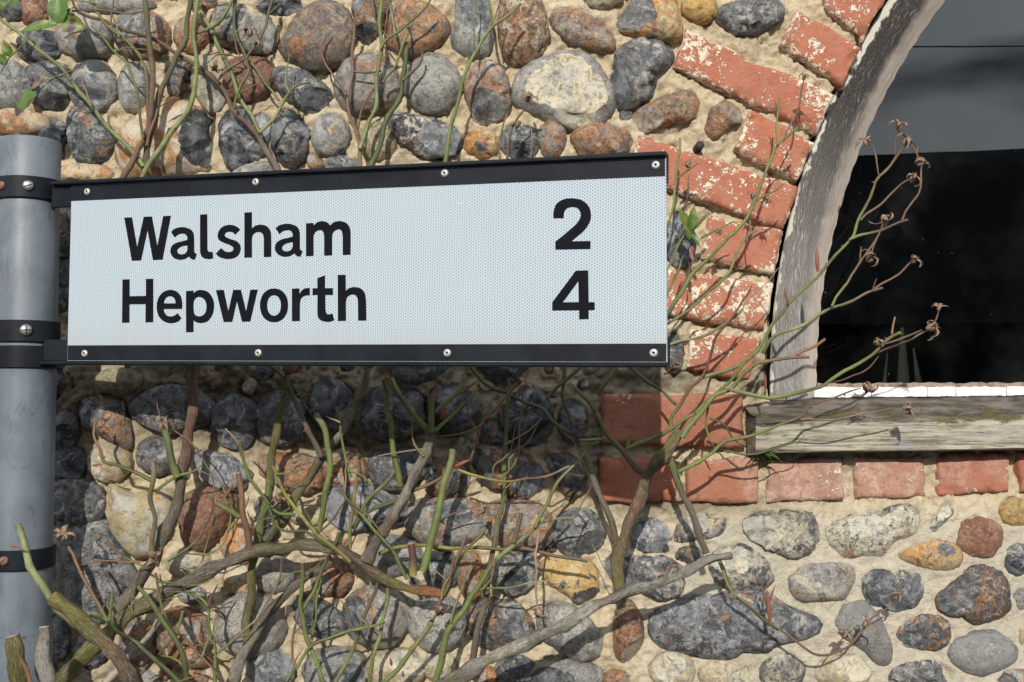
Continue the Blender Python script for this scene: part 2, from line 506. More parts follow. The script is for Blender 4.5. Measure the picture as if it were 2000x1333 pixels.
def mat_frame_wood():
    """weathered oak of the arch: UV u runs along the arc (metres), v across the face (0 outer .. 1 inner)"""
    t = NT('weathered_frame_wood')
    uv = t.coord('UV')
    sep = t.n.new('ShaderNodeSeparateXYZ')
    t.l.new(uv, sep.inputs[0])
    u, vv = sep.outputs[0], sep.outputs[1]
    wob = t.noise(t.scale(uv, (26, 3, 1)), 1.0, 5, 0.6)
    sk = t.n.new('ShaderNodeCombineXYZ')
    t.l.new(t.math('ADD', u, t.math('MULTIPLY', vv, 0.012)), sk.inputs[0])
    t.l.new(t.math('ADD', vv, t.math('MULTIPLY', u, 1.6)), sk.inputs[1])
    sk = sk.outputs[0]
    g1 = t.noise(t.scale(sk, (46, 54, 1)), 1.0, 6, 0.72, 0.35)
    g2 = t.noise(t.scale(uv, (14, 60, 1)), 1.0, 6, 0.65, 0.3)
    g3 = t.noise(t.scale(sk, (280, 120, 1)), 1.0, 4, 0.7)
    big = t.noise(t.scale(uv, (5, 2.2, 1)), 1.0, 5, 0.6)
    low = t.ramp(u, 0.54, 0.03)          # towards the foot the wood is bleached
    c = t.mix(t.ramp(g2, 0.35, 0.65), (0.022, 0.019, 0.018), (0.06, 0.052, 0.048))
    c = t.mix(t.math('MULTIPLY', low, 0.85), c, t.mix(t.ramp(g2, 0.35, 0.65), (0.20, 0.185, 0.175), (0.36, 0.34, 0.32)))
    thr = t.math('SUBTRACT', 0.60, t.math('ADD', t.math('MULTIPLY', low, 0.05), t.math('MULTIPLY', t.math('SUBTRACT', big, 0.5), 0.35)))
    fl = t.ramp(t.math('SUBTRACT', g1, thr), 0.0, 0.05)
    c = t.mix(t.math('MULTIPLY', fl, 0.75), c, (0.58, 0.56, 0.54))
    c = t.mix(t.math('MULTIPLY', t.ramp(g3, 0.58, 0.66), 0.6), c, (0.5, 0.48, 0.46))
    c = t.mix(t.math('MULTIPLY', t.ramp(g3, 0.42, 0.34), 0.4), c, (0.03, 0.026, 0.024))
    crk = t.noise(t.scale(uv, (7, 34, 1)), 1.0, 4, 0.6, 0.2)
    c = t.mix(t.math('MULTIPLY', t.ramp(t.math('ABSOLUTE', t.math('SUBTRACT', crk, 0.5)), 0.012, 0.003), 0.8), c, (0.02, 0.017, 0.015))
    # old white paint along the outer edge, worn pinkish lip along the glass
    ed = t.math('ADD', vv, t.math('MULTIPLY', t.math('SUBTRACT', wob, 0.5), 0.42))
    ewd = t.math('ADD', t.math('MULTIPLY', t.ramp(u, 0.25, 0.7), 0.10), t.math('ADD', 0.035, t.math('MULTIPLY', t.math('SUBTRACT', big, 0.5), 0.2)))
    c = t.mix(t.math('MULTIPLY', t.ramp(ed, t.math('ADD', ewd, 0.03), ewd), 0.95), c, (0.60, 0.57, 0.51))
    c = t.mix(t.math('MULTIPLY', t.ramp(ed, 0.60, 0.90), 0.75), c, t.mix(t.ramp(g2, 0.4, 0.65), (0.58, 0.505, 0.44), (0.36, 0.30, 0.255)))
    h = t.math('ADD', g1, t.math('ADD', g3, t.math('MULTIPLY', g2, 0.8)))
    return t.done(c, 0.8, t.bump(h, 0.7, 0.002), 0.2)


def mat_sill_wood():
    t = NT('weathered_sill_wood')
    v = t.coord()
    a = t.noise(t.scale(v, (6, 70, 130)), 1.0, 7, 0.7, 0.5)
    b = t.noise(t.scale(v, (16, 40, 50)), 1.0, 6, 0.65)
    f = t.noise(t.scale(v, (40, 500, 600)), 1.0, 4, 0.7)
    big = t.noise(v, 5, 5, 0.6)
    c = t.mix(t.ramp(a, 0.36, 0.62), (0.13, 0.10, 0.08), (0.42, 0.39, 0.32))
    c = t.mix(t.math('MULTIPLY', t.ramp(b, 0.5, 0.65), 0.55), c, (0.45, 0.44, 0.31))
    c = t.mix(t.math('MULTIPLY', t.ramp(b, 0.46, 0.36), 0.4), c, (0.32, 0.30, 0.36))
    c = t.mix(t.math('MULTIPLY', t.ramp(f, 0.55, 0.66), 0.75), c, (0.05, 0.038, 0.03))
    top = t.at('top').outputs['Fac']
    dk = t.mix(t.ramp(b, 0.35, 0.65), (0.035, 0.028, 0.022), (0.15, 0.125, 0.105))
    c = t.mix(t.math('MULTIPLY', top, 0.95), c, dk)
    mo = t.noise(t.scale(v, (14, 30, 30)), 1.6, 7, 0.75)
    mossf = t.ramp(t.math('ADD', mo, t.math('MULTIPLY', t.at('moss').outputs['Fac'], 0.16)), 0.665, 0.75)
    ms = t.noise(v, 500, 4, 0.7)
    c = t.mix(t.math('MULTIPLY', mossf, 0.9), c, t.mix(t.ramp(ms, 0.4, 0.6), (0.05, 0.042, 0.015), (0.17, 0.14, 0.045)))
    h = t.math('ADD', a, t.math('ADD', t.math('MULTIPLY', f, 0.8), t.math('MULTIPLY', t.math('MULTIPLY', mossf, ms), 1.4)))
    return t.done(c, 0.88, t.bump(h, 0.7, 0.003), 0.15)


def mat_glass():
    t = NT('window_glass')
    gl = t.n.new('ShaderNodeBsdfGlossy')
    gl.inputs['Roughness'].default_value = 0.0
    tr = t.n.new('ShaderNodeBsdfTransparent')
    tr.inputs['Color'].default_value = (0.85, 0.9, 0.9, 1)
    df = t.n.new('ShaderNodeBsdfDiffuse')
    df.inputs['Color'].default_value = (0.5, 0.5, 0.48, 1)
    fr = t.n.new('ShaderNodeFresnel')
    fr.inputs['IOR'].default_value = 1.52
    v = t.coord()
    wav = t.noise(v, 5, 2, 0.5)
    nm = t.bump(wav, 0.03, 0.002)
    t.l.new(nm, gl.inputs['Normal'])
    m1 = t.n.new('ShaderNodeMixShader')
    t.put(m1.inputs[0], fr.outputs[0])
    t.l.new(tr.outputs[0], m1.inputs[1])
    t.l.new(gl.outputs[0], m1.inputs[2])
    dust = t.math('MULTIPLY', t.ramp(t.noise(t.scale(v, (1, 1, 0.6)), 130, 3, 0.6), 0.73, 0.78), 0.3)
    film = t.math('MULTIPLY', t.ramp(t.noise(v, 7, 6, 0.65), 0.4, 0.8), 0.012)
    m2 = t.n.new('ShaderNodeMixShader')
    t.put(m2.inputs[0], t.math('ADD', dust, film))
    t.l.new(m1.outputs[0], m2.inputs[1])
    t.l.new(df.outputs[0], m2.inputs[2])
    t.l.new(m2.outputs[0], t.out.inputs['Surface'])
    return t.m


def mat_leaf():
    t = NT('rose_leaf')
    v = t.vmath('ADD', t.coord(), t.math('MULTIPLY', t.rand(), 30.0))
    ca, cb = (t.at(k, 'OBJECT').outputs['Color'] for k in ('ca', 'cb'))
    n = t.noise(v, 55, 4, 0.5, 0.6)
    c = t.mix(t.ramp(n, 0.50, 0.54), ca, cb)
    c = t.mix(t.math('MULTIPLY', t.ramp(t.noise(v, 200, 4, 0.6), 0.5, 0.7), 0.4), c, (0.03, 0.04, 0.01))
    return t.done(c, 0.45, t.bump(n, 0.3, 0.002), 0.4)


M_FLINT, M_MORTAR, M_BRICK, M_STEM = mat_flint(), mat_mortar(), mat_brick(), mat_stem()
M_POST, M_BLACK, M_SHEET = mat_post(), mat_black_metal(), mat_sheet()
M_FRAME, M_SILL, M_GLASS, M_LEAF = mat_frame_wood(), mat_sill_wood(), mat_glass(), mat_leaf()
M_LETTER = mat_simple('black_vinyl', (0.005, 0.006, 0.0085), 0.6, 0.06, 0, 0.25, 30, 0.0, (0.010, 0.011, 0.014))
M_RIVET = mat_simple('aluminium_rivet', (0.55, 0.53, 0.48), 0.42, 0.5, 0.6, 0.4, 400, 0.2)
M_SCREW = mat_simple('zinc_screw', (0.42, 0.42, 0.42), 0.4, 0.5, 0.8, 0.4, 260, 0.2, (0.2, 0.12, 0.07))
M_RUSTY = mat_simple('rusty_screw', (0.20, 0.13, 0.10), 0.6, 0.4, 0.3, 0.5, 260, 0.4, (0.16, 0.05, 0.02))
M_HOLE = mat_simple('dark_hole', (0.01, 0.01, 0.01), 0.8, 0.2, 0, 0.1, 60, 0)
M_CUT = mat_simple('cut_wood', (0.50, 0.44, 0.34), 0.8, 0.2, 0, 0.3, 300, 0.3)
M_DRY = mat_simple('dry_sepal', (0.28, 0.20, 0.14), 0.85, 0.2, 0, 0.45, 220, 0.5, (0.12, 0.075, 0.05))
M_BUD = mat_simple('red_bud', (0.22, 0.085, 0.06), 0.5, 0.4, 0, 0.3, 200, 0.2, (0.2, 0.1, 0.04))
M_PUTTY = mat_simple('white_putty_paint', (0.74, 0.75, 0.76), 0.75, 0.3, 0, 0.35, 70, 1.0, (0.42, 0.40, 0.38))
M_CASING = mat_simple('bare_wood_strip', (0.26, 0.20, 0.16), 0.85, 0.2, 0, 0.4, 90, 0.6, (0.1, 0.06, 0.04))
M_IRON = mat_simple('iron', (0.05, 0.045, 0.045), 0.7, 0.4, 0.3, 0.3, 200, 0.4)
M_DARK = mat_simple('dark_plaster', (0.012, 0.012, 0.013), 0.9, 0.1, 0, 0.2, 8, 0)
M_SLATE = mat_simple('slate_roof', (0.03, 0.032, 0.036), 0.8, 0.3, 0, 0.3, 3, 0)
M_RENDER = mat_simple('house_render', (0.045, 0.043, 0.042), 0.9, 0.2, 0, 0.2, 2, 0)
M_TARMAC = mat_simple('tarmac', (0.05, 0.05, 0.05), 0.92, 0.2, 0, 0.3, 40, 0.5)
M_GRASS = mat_simple('grass_blade', (0.09, 0.16, 0.035), 0.6, 0.3, 0, 0.3, 80, 0)

# ------------------------------------------------------------------ ground, house across the road, cable
SIZE = 400.0
g = mesh('ground', [(-SIZE, -SIZE, 0), (SIZE, -SIZE, 0), (SIZE, SIZE, 0), (-SIZE, SIZE, 0)], [(0, 1, 2, 3)], False)
tag(link('ground', g, M_TARMAC), 'dark tarmac in front of the flint wall', None, 'structure')

hy = -15.0
hh = EYE + 15.0 * 0.2465                                    # roof line as mirrored in the pane
house = thing('house', 'dark house across the road, seen mirrored in the window pane', 'house', (7, hy, 0))
house.rotation_euler.z = math.radians(11)
ev = 2.75
vs = [(-22, hy, 0), (26, hy, 0), (26, hy, ev), (-22, hy, ev), (-22, hy - 8, 0), (26, hy - 8, 0), (26, hy - 8, ev), (-22, hy - 8, ev)]
w = link('wall', mesh('house_wall', vs, [(0, 1, 2, 3), (1, 5, 6, 2), (5, 4, 7, 6), (4, 0, 3, 7)], False), M_RENDER, house)
w.matrix_parent_inverse = Matrix.Translation((-7, -hy, 0))
rv = [(-22.4, hy + .35, ev - .02), (26.4, hy + .35, ev - .02), (26.4, hy - 4, hh + 0.99), (-22.4, hy - 4, hh + 0.93), (-22.4, hy - 8.35, ev - .02), (26.4, hy - 8.35, ev - .02)]
rf = link('roof', mesh('house_roof', rv, [(0, 1, 2, 3), (3, 2, 5, 4), (0, 3, 4), (1, 5, 2)], False), M_SLATE, house)
rf.matrix_parent_inverse = Matrix.Translation((-7, -hy, 0))

# ------------------------------------------------------------------ stones of the wall, read off as outlines on its face
# letter = look, then "cx,cy,a,b,angle" for a rounded cobble or an outline x,y x,y ...
FLINTS = """
K 25,15,35,30,0|B 70,20,28,34,0|G 228,10,75,18,0|K 402,8,22,14,0|G 165,75,52,45,10|K 80,95,48,32,0|H 283,72,54,46,10|O 377,70,36,38,0
X 405,65 425,25 445,12 490,18 525,40 540,70 530,100 500,110 460,95 430,85|K 545,12,46,22,0
T 550,95 570,60 590,25 635,8 675,18 690,55 688,95 668,122 620,138 575,122|J 690,18 715,-20 755,-15 762,25 745,62 722,92 700,112 696,60
G 20,170,34,48,0|F 100,168,52,46,10|G 187,173,45,52,0|G 265,175,30,50,0|J 350,152,26,38,0|C 418,160,38,55,0|B 485,160,54,42,-15
F 532,145 552,133 595,142 640,175 652,200 615,225 580,210 545,180|Q 40,243,56,28,0|K 105,272,24,48,10
F 137,240 145,218 170,218 205,240 228,280 215,310 180,322 150,315 140,280
Z 235,310 245,260 290,215 340,195 385,215 425,250 428,300 390,335 320,340 260,347|K 465,270,34,60,5|N 505,270,24,48,10
K 568,272,36,55,-5|G 647,268,37,43,0|Q 165,340,58,18,0|N 668,322,36,16,0|J 122,465,30,40,0|K 118,560,28,50,0
H 757,55 770,20 800,5 840,15 870,45 875,70 850,95 815,118 775,105 758,85
G 895,-25 890,45 883,75 890,100 920,117 950,110 962,80 958,40 945,-25
S 985,-20 975,60 985,110 1015,128 1050,115 1072,70 1060,20 1045,-20
H 1077,40 1090,22 1130,22 1170,45 1200,80 1195,102 1160,102 1120,88 1085,65|L 1175,2,40,18,0
A 1203,55 1225,15 1250,-8 1312,-8 1326,40 1328,75 1300,84 1250,76|Y 1367,15,33,30,0
D 1200,140 1205,110 1235,85 1275,83 1305,100 1308,125 1280,160 1265,195 1235,217 1205,207 1195,170
V 1005,185 1015,150 1045,125 1090,108 1140,110 1168,140 1192,180 1192,215 1165,247 1130,256 1085,238 1040,217 1010,207
G 846,170,54,58,0|H 953,185,42,60,-8|G 720,170,63,58,0
W 757,235 775,225 840,235 890,255 903,285 880,310 830,308 785,285|A 940,283,35,28,0|F 1015,279,37,34,0|H 1078,274,28,36,0|H 1173,278,56,34,0
O 1235,235 1250,215 1300,190 1345,180 1362,200 1350,235 1300,245 1260,262|O 1375,255 1390,215 1415,200 1440,215 1447,238 1420,255 1395,277
D 1398,35 1415,15 1470,5 1515,5 1530,22 1520,45 1475,70 1430,65|L 740,280,34,36,0|K 1328,470,28,52,0|J 1314,690,20,42,0
J 112,745,18,35,0|L 238,745,48,26,0|J 155,790 175,780 235,780 255,830 262,870 240,875 205,850 165,830|K 122,835,36,38,0|F 340,800,80,45,0
K 462,825,45,50,0|F 550,820,48,52,0|K 648,790,42,50,0|K 137,905,34,34,0|C 217,905,42,36,0|F 305,890,36,36,20
N 380,895 400,880 445,890 490,925 480,955 440,958 400,935|O 505,905 520,890 590,888 625,900 630,950 600,968 560,955 515,930|O 678,918,42,40,0
F 150,983,56,50,0|U 205,960 225,945 260,970 330,955 342,990 332,1040 300,1080 265,1087 225,1030 210,990
B 352,1010 365,970 400,955 450,960 468,985 440,1040 400,1075 365,1060
F 105,1040 150,1015 205,1020 240,1080 265,1130 240,1190 180,1210 110,1170 98,1100|Q 472,1060,36,42,0|G 537,1122,38,34,0|C 370,1100,45,28,0
Q 470,1132,32,30,0|O 650,1130,42,35,0|O 310,1240 320,1200 360,1188 400,1205 412,1260 410,1300 365,1300 325,1290|G 490,1222,70,62,0
F 562,1175 600,1160 640,1175 675,1205 672,1235 630,1245 590,1225|N 530,1305,45,40,0|G 655,1312,58,50,0|H 272,1255,36,42,0|K 115,1245,22,45,0
K 180,1272,32,32,0|O 378,1322,28,25,0|G 275,1328,36,22,0|G 375,1160,28,18,0|K 530,995,32,22,0|K 520,1042,26,18,0
N 640,985 660,950 700,940 745,960 795,985 790,1020 740,1030 690,1037 650,1017|U 600,1005,38,20,0
F 775,915,55,42,0|J 873,935,45,38,0|J 925,880 960,870 1020,890 1065,930 1050,955 1010,972 960,950 930,930
J 1063,895 1110,885 1145,915 1140,955 1115,980 1098,960 1080,925|G 874,1020,76,48,5|H 1012,1022,70,46,15|D 1128,1040,50,44,0
N 1240,1025 1260,1012 1300,1018 1312,1050 1300,1075 1260,1077 1235,1060|K 770,810,62,52,0|K 882,800,50,50,0|K 1030,815,50,55,0|K 1118,822,26,45,0|J 965,850,34,26,0
G 770,1085,55,38,0|F 865,1110,36,36,0|H 920,1125,26,48,-8|F 1005,1118,48,42,0
I 1055,1110 1075,1090 1150,1095 1168,1130 1165,1170 1130,1190 1110,1160 1075,1140
W 1175,1105 1195,1080 1225,1085 1300,1090 1335,1110 1330,1160 1290,1175 1240,1152 1190,1135|G 737,1203,65,58,0|G 855,1218,55,54,0
J 915,1190 950,1170 1005,1175 1035,1215 1040,1250 990,1265 930,1260|G 1050,1210 1080,1175 1120,1185 1150,1210 1175,1240 1165,1280 1130,1287 1090,1265 1060,1240
O 1225,1235,28,62,0
N 1270,1215 1278,1190 1310,1186 1350,1160 1392,1166 1430,1152 1492,1158 1520,1182 1548,1192 1606,1206 1604,1236 1560,1250 1525,1244 1500,1272 1452,1268 1420,1284 1350,1280 1318,1262 1284,1264
C 858,1302,32,28,0|C 770,1305,58,38,0|K 1005,1312,35,32,0|O 950,1322,25,20,0|G 1107,1322,66,38,0|O 1205,1328,28,20,0|C 1312,1312,46,40,0
X 1312,1045 1335,1010 1370,1000 1425,1015 1410,1045 1365,1055 1325,1060|J 1348,1085,30,20,0
E 1385,1100 1400,1070 1450,1065 1490,1090 1510,1130 1480,1155 1420,1150 1395,1130
E 1447,1020 1475,1003 1540,1000 1590,1005 1598,1045 1580,1080 1540,1088 1500,1075 1460,1050
M 1615,1035 1650,1010 1720,1000 1750,985 1785,990 1798,1020 1780,1045 1750,1050 1720,1080 1650,1085 1625,1060
M 1815,1030 1830,1000 1845,982 1864,1000 1840,1025 1822,1042|Y 1985,1000,38,26,10|B 1913,1050,46,40,0
A 1740,1085 1780,1070 1815,1052 1860,1062 1880,1085 1870,1110 1830,1113 1790,1105|K 1987,1092,28,32,0
G 1540,1130 1570,1105 1620,1100 1665,1105 1668,1130 1645,1172 1600,1172 1565,1175 1545,1155
W 1682,1130 1700,1112 1750,1115 1790,1120 1805,1155 1785,1185 1740,1190 1690,1175
J 1825,1165 1850,1145 1880,1125 1900,1105 1940,1110 1965,1145 1970,1190 1940,1210 1900,1215 1875,1200 1840,1200|G 1994,1170,16,22,0
P 1628,1215 1650,1180 1685,1172 1715,1200 1740,1260 1738,1295 1715,1300 1685,1270 1645,1245|J 1805,1235,50,34,0|P 1918,1275,66,42,-8
W 1800,1322,66,32,0|C 2000,1240,12,22,0|E 1528,1312,44,38,0|C 1415,1320,52,34,0|C 1645,1312,54,38,0|H 1985,1328,42,22,0|K 1299,1065,11,14,0
"""
PAL = {  # rind a, rind b, stain c, broken face, stain threshold, number of broken faces
    'G': ((.21, .21, .205), (.31, .30, .27), (.40, .30, .17), (.05, .055, .06), .62, 0),
    'P': ((.19, .19, .185), (.24, .235, .22), (.36, .34, .27), (.05, .055, .06), .63, 0),
    'D': ((.12, .125, .13), (.25, .25, .24), (.05, .052, .055), (.05, .055, .06), .56, 1),
    'F': ((.13, .135, .14), (.24, .235, .22), (.045, .048, .055), (.03, .034, .04), .53, 1),
    'K': ((.04, .044, .052), (.15, .155, .16), (.33, .31, .27), (.022, .026, .034), .60, 3),
    'N': ((.24, .25, .265), (.15, .157, .17), (.05, .054, .06), (.20, .21, .225), .54, 2),
    'W': ((.16, .165, .175), (.38, .36, .30), (.04, .044, .052), (.10, .105, .12), .50, 2),
    'H': ((.24, .23, .215), (.19, .18, .165), (.34, .165, .06), (.1, .09, .08), .50, 0),
    'O': ((.36, .165, .06), (.24, .17, .11), (.14, .06, .03), (.30, .22, .14), .55, 1),
    'A': ((.48, .23, .06), (.52, .40, .22), (.26, .10, .035), (.10, .09, .08), .57, 1),
    'B': ((.21, .085, .05), (.27, .14, .085), (.17, .13, .105), (.12, .07, .05), .60, 0),
    'C': ((.46, .40, .28), (.36, .29, .18), (.24, .235, .22), (.52, .46, .33), .58, 1),
    'Q': ((.50, .42, .30), (.42, .20, .07), (.27, .27, .26), (.5, .43, .3), .58, 0),
    'S': ((.33, .18, .085), (.45, .38, .27), (.20, .10, .055), (.3, .26, .2), .53, 0),
    'T': ((.20, .12, .08), (.33, .26, .17), (.13, .12, .115), (.08, .07, .06), .50, 0),
    'X': ((.24, .225, .20), (.45, .36, .21), (.05, .05, .056), (.3, .28, .23), .54, 2),
    'Z': ((.52, .45, .34), (.44, .23, .085), (.30, .29, .27), (.022, .024, .028), .60, 9),
    'U': ((.46, .38, .22), (.42, .40, .33), (.42, .23, .06), (.5, .4, .22), .56, 1),
    'Y': ((.46, .27, .07), (.42, .31, .13), (.17, .13, .09), (.3, .2, .1), .60, 0),
    'I': ((.52, .34, .13), (.50, .40, .22), (.07, .065, .06), (.06, .06, .065), .60, 7),
    'J': ((.12, .10, .085), (.27, .13, .05), (.05, .05, .055), (.04, .04, .045), .52, 2),
    'L': ((.25, .21, .12), (.32, .29, .2), (.15, .11, .06), (.2, .18, .14), .58, 0),
    'V': ((.23, .235, .24), (.30, .295, .28), (.08, .08, .085), (.52, .45, .30), .60, 8),
    'E': ((.36, .33, .26), (.22, .20, .17), (.05, .05, .054), (.45, .41, .31), .55, 1),
    'M': ((.52, .49, .38), (.42, .40, .33), (.045, .05, .06), (.5, .47, .36), .55, 6),
}
BRICKS = """
1600,-48 1748,-44 1690,76 1612,14 .45,.12,.065 .055
1559,17 1681,93 1645,166 1525,85 .47,.125,.07 -.005
1343,57 1629,184 1597,260 1320,131 .46,.125,.072 .03
1468,214 1592,279 1559,352 1435,289 .48,.13,.07 .05
1246,263 1560,362 1528,446 1236,343 .47,.125,.07 .012
1388,422 1530,451 1511,536 1365,505 .48,.14,.08 .03
1300,524 1510,554 1493,644 1292,612 .50,.15,.085 .045
1352,645 1485,663 1460,740 1340,721 .46,.125,.07 .035
1180,771 1447,771 1453,873 1179,867 .36,.12,.075 -.06
1172,897 1318,894 1320,982 1172,980 .46,.12,.075 -.06
1342,899 1480,893 1483,984 1344,981 .42,.16,.10 -.02
1502,899 1646,896 1648,975 1503,981 .40,.25,.215 .0
1672,894 1808,890 1810,970 1672,976 .50,.27,.20 .03
1835,888 1972,884 1975,963 1836,968 .44,.15,.105 .0
1994,884 2132,880 2134,960 1996,963 .45,.12,.075 .01
2158,880 2296,876 2298,956 2160,960 .43,.12,.08 .01
2322,876 2460,872 2462,952 2324,956 .45,.13,.08 .01
2486,872 2624,868 2626,948 2488,952 .42,.12,.08 .01
2650,868 2788,864 2790,944 2652,948 .44,.13,.08 .01
1740,-170 1880,-140 1790,-70 1690,-130 .46,.12,.07 .02
1690,-105 1800,-62 1745,-40 1640,-60 .46,.12,.07 .02
"""
# ---- arch geometry (pixels of the photograph, at the wall face)
ARC = (2845.0, 760.0)
R_OUT, R_MID, R_IN = 1338.0, 1278.0, 1249.0


def parse_flints():
    out = []
    for item in FLINTS.replace('\n', '|').split('|'):
        item = item.strip()
        if not item:
            continue
        k, rest = item[0], item[1:].split()
        if len(rest) == 1:
            cx, cy, a, b, ang = (float(q) for q in rest[0].split(','))
            r2 = random.Random(int(cx * 7 + cy))
            pts, n, an = [], 11, math.radians(ang)
            for i in range(n):
                th = 2 * math.pi * i / n
                j = r2.uniform(0.93, 1.08)
                ex, ey = a * math.cos(th) * j, b * math.sin(th) * j
                pts.append((cx + ex * math.cos(an) - ey * math.sin(an), cy + ex * math.sin(an) + ey * math.cos(an)))
        else:
            pts = [tuple(float(q) for q in s.split(',')) for s in rest]
        out.append((k, pts))
    return out


def parse_bricks():
    out = []
    for ln in BRICKS.strip().splitlines():
        f = ln.split()
        out.append(([tuple(float(q) for q in s.split(',')) for s in f[:4]], tuple(float(q) for q in f[4].split(',')), float(f[5])))
    return out


flints, bricks = parse_flints(), parse_bricks()


def inside(poly, x, y):
    c, n = False, len(poly)
    for i in range(n):
        (x0, y0), (x1, y1) = poly[i], poly[(i + 1) % n]
        if (y0 > y) != (y1 > y) and x < (x1 - x0) * (y - y0) / (y1 - y0) + x0:
            c = not c
    return c


# fill the rows behind the sign and just outside the frame with more cobbles
taken = []
for k, p in flints:
    cx, cy = sum(q[0] for q in p) / len(p), sum(q[1] for q in p) / len(p)
    taken.append((cx, cy, math.sqrt(sum((q[0] - cx) ** 2 + (q[1] - cy) ** 2 for q in p) / len(p))))
r3 = random.Random(5)
tries = 0
while tries < 6000 and len(flints) < 240:
    tries += 1
    x, y = r3.uniform(-230, 2230), r3.uniform(-230, 1540)
    behind = 140 < x < 1290 and 350 < y < 720
    outside = x < -30 or x > 2040 or y < -40 or y > 1375
    if not (behind or outside):
        continue
    a = r3.uniform(36, 58)
    b = a * r3.uniform(0.68, 0.95)
    if x > 1120 and 230 < y < 1000 or x > 1180 and y < 60 and x - 1180 > (60 - y) * 0.2 and y > -300 and x > 1290:
        continue
    if x > 1280 and y < 985:
        continue
    m = (a + b) / 2
    if any((x - tx) ** 2 + (y - ty) ** 2 < (m * 0.92 + tr * 0.95) ** 2 for tx, ty, tr in taken):
        continue
    taken.append((x, y, m))
    an = r3.uniform(-0.5, 0.5)
    pts = []
    for i in range(11):
        th = 2 * math.pi * i / 11
        j = r3.uniform(0.9, 1.08)
        ex, ey = a * math.cos(th) * j, b * math.sin(th) * j
        pts.append((x + ex * math.cos(an) - ey * math.sin(an), y + ex * math.sin(an) + ey * math.cos(an)))
    flints.append((r3.choice('GGGHHKFFOBCNDW'), pts))

# small chips pressed into the wider joints
tries = 0
while tries < 9000 and len(flints) < 298:
    tries += 1
    x, y = r3.uniform(90, 1290), r3.uniform(0, 1330)
    a = r3.uniform(11, 21)
    if x > 1150 and y > 720 and y < 1000 or x > 1225 and y > 40 and y < 720:
        continue
    if any((x - tx) ** 2 + (y - ty) ** 2 < (a * 0.9 + tr * 1.02) ** 2 for tx, ty, tr in taken):
        continue
    taken.append((x, y, a))
    pts, an, b = [], r3.uniform(0, 3.1), a * r3.uniform(.55, .9)
    for i in range(9):
        th = 2 * math.pi * i / 9
        j = r3.uniform(0.8, 1.12)
        ex, ey = a * math.cos(th) * j, b * math.sin(th) * j
        pts.append((x + ex * math.cos(an) - ey * math.sin(an), y + ex * math.sin(an) + ey * math.cos(an)))
    flints.append((r3.choice('GKFCOJDNB'), pts))

wall = thing('flint_wall', 'flint cobble wall with pale lime mortar and a red brick window surround', 'wall', (0, 0, 0))

NA0 = 46
N_SEEN = len(parse_flints())
stone_fields = []


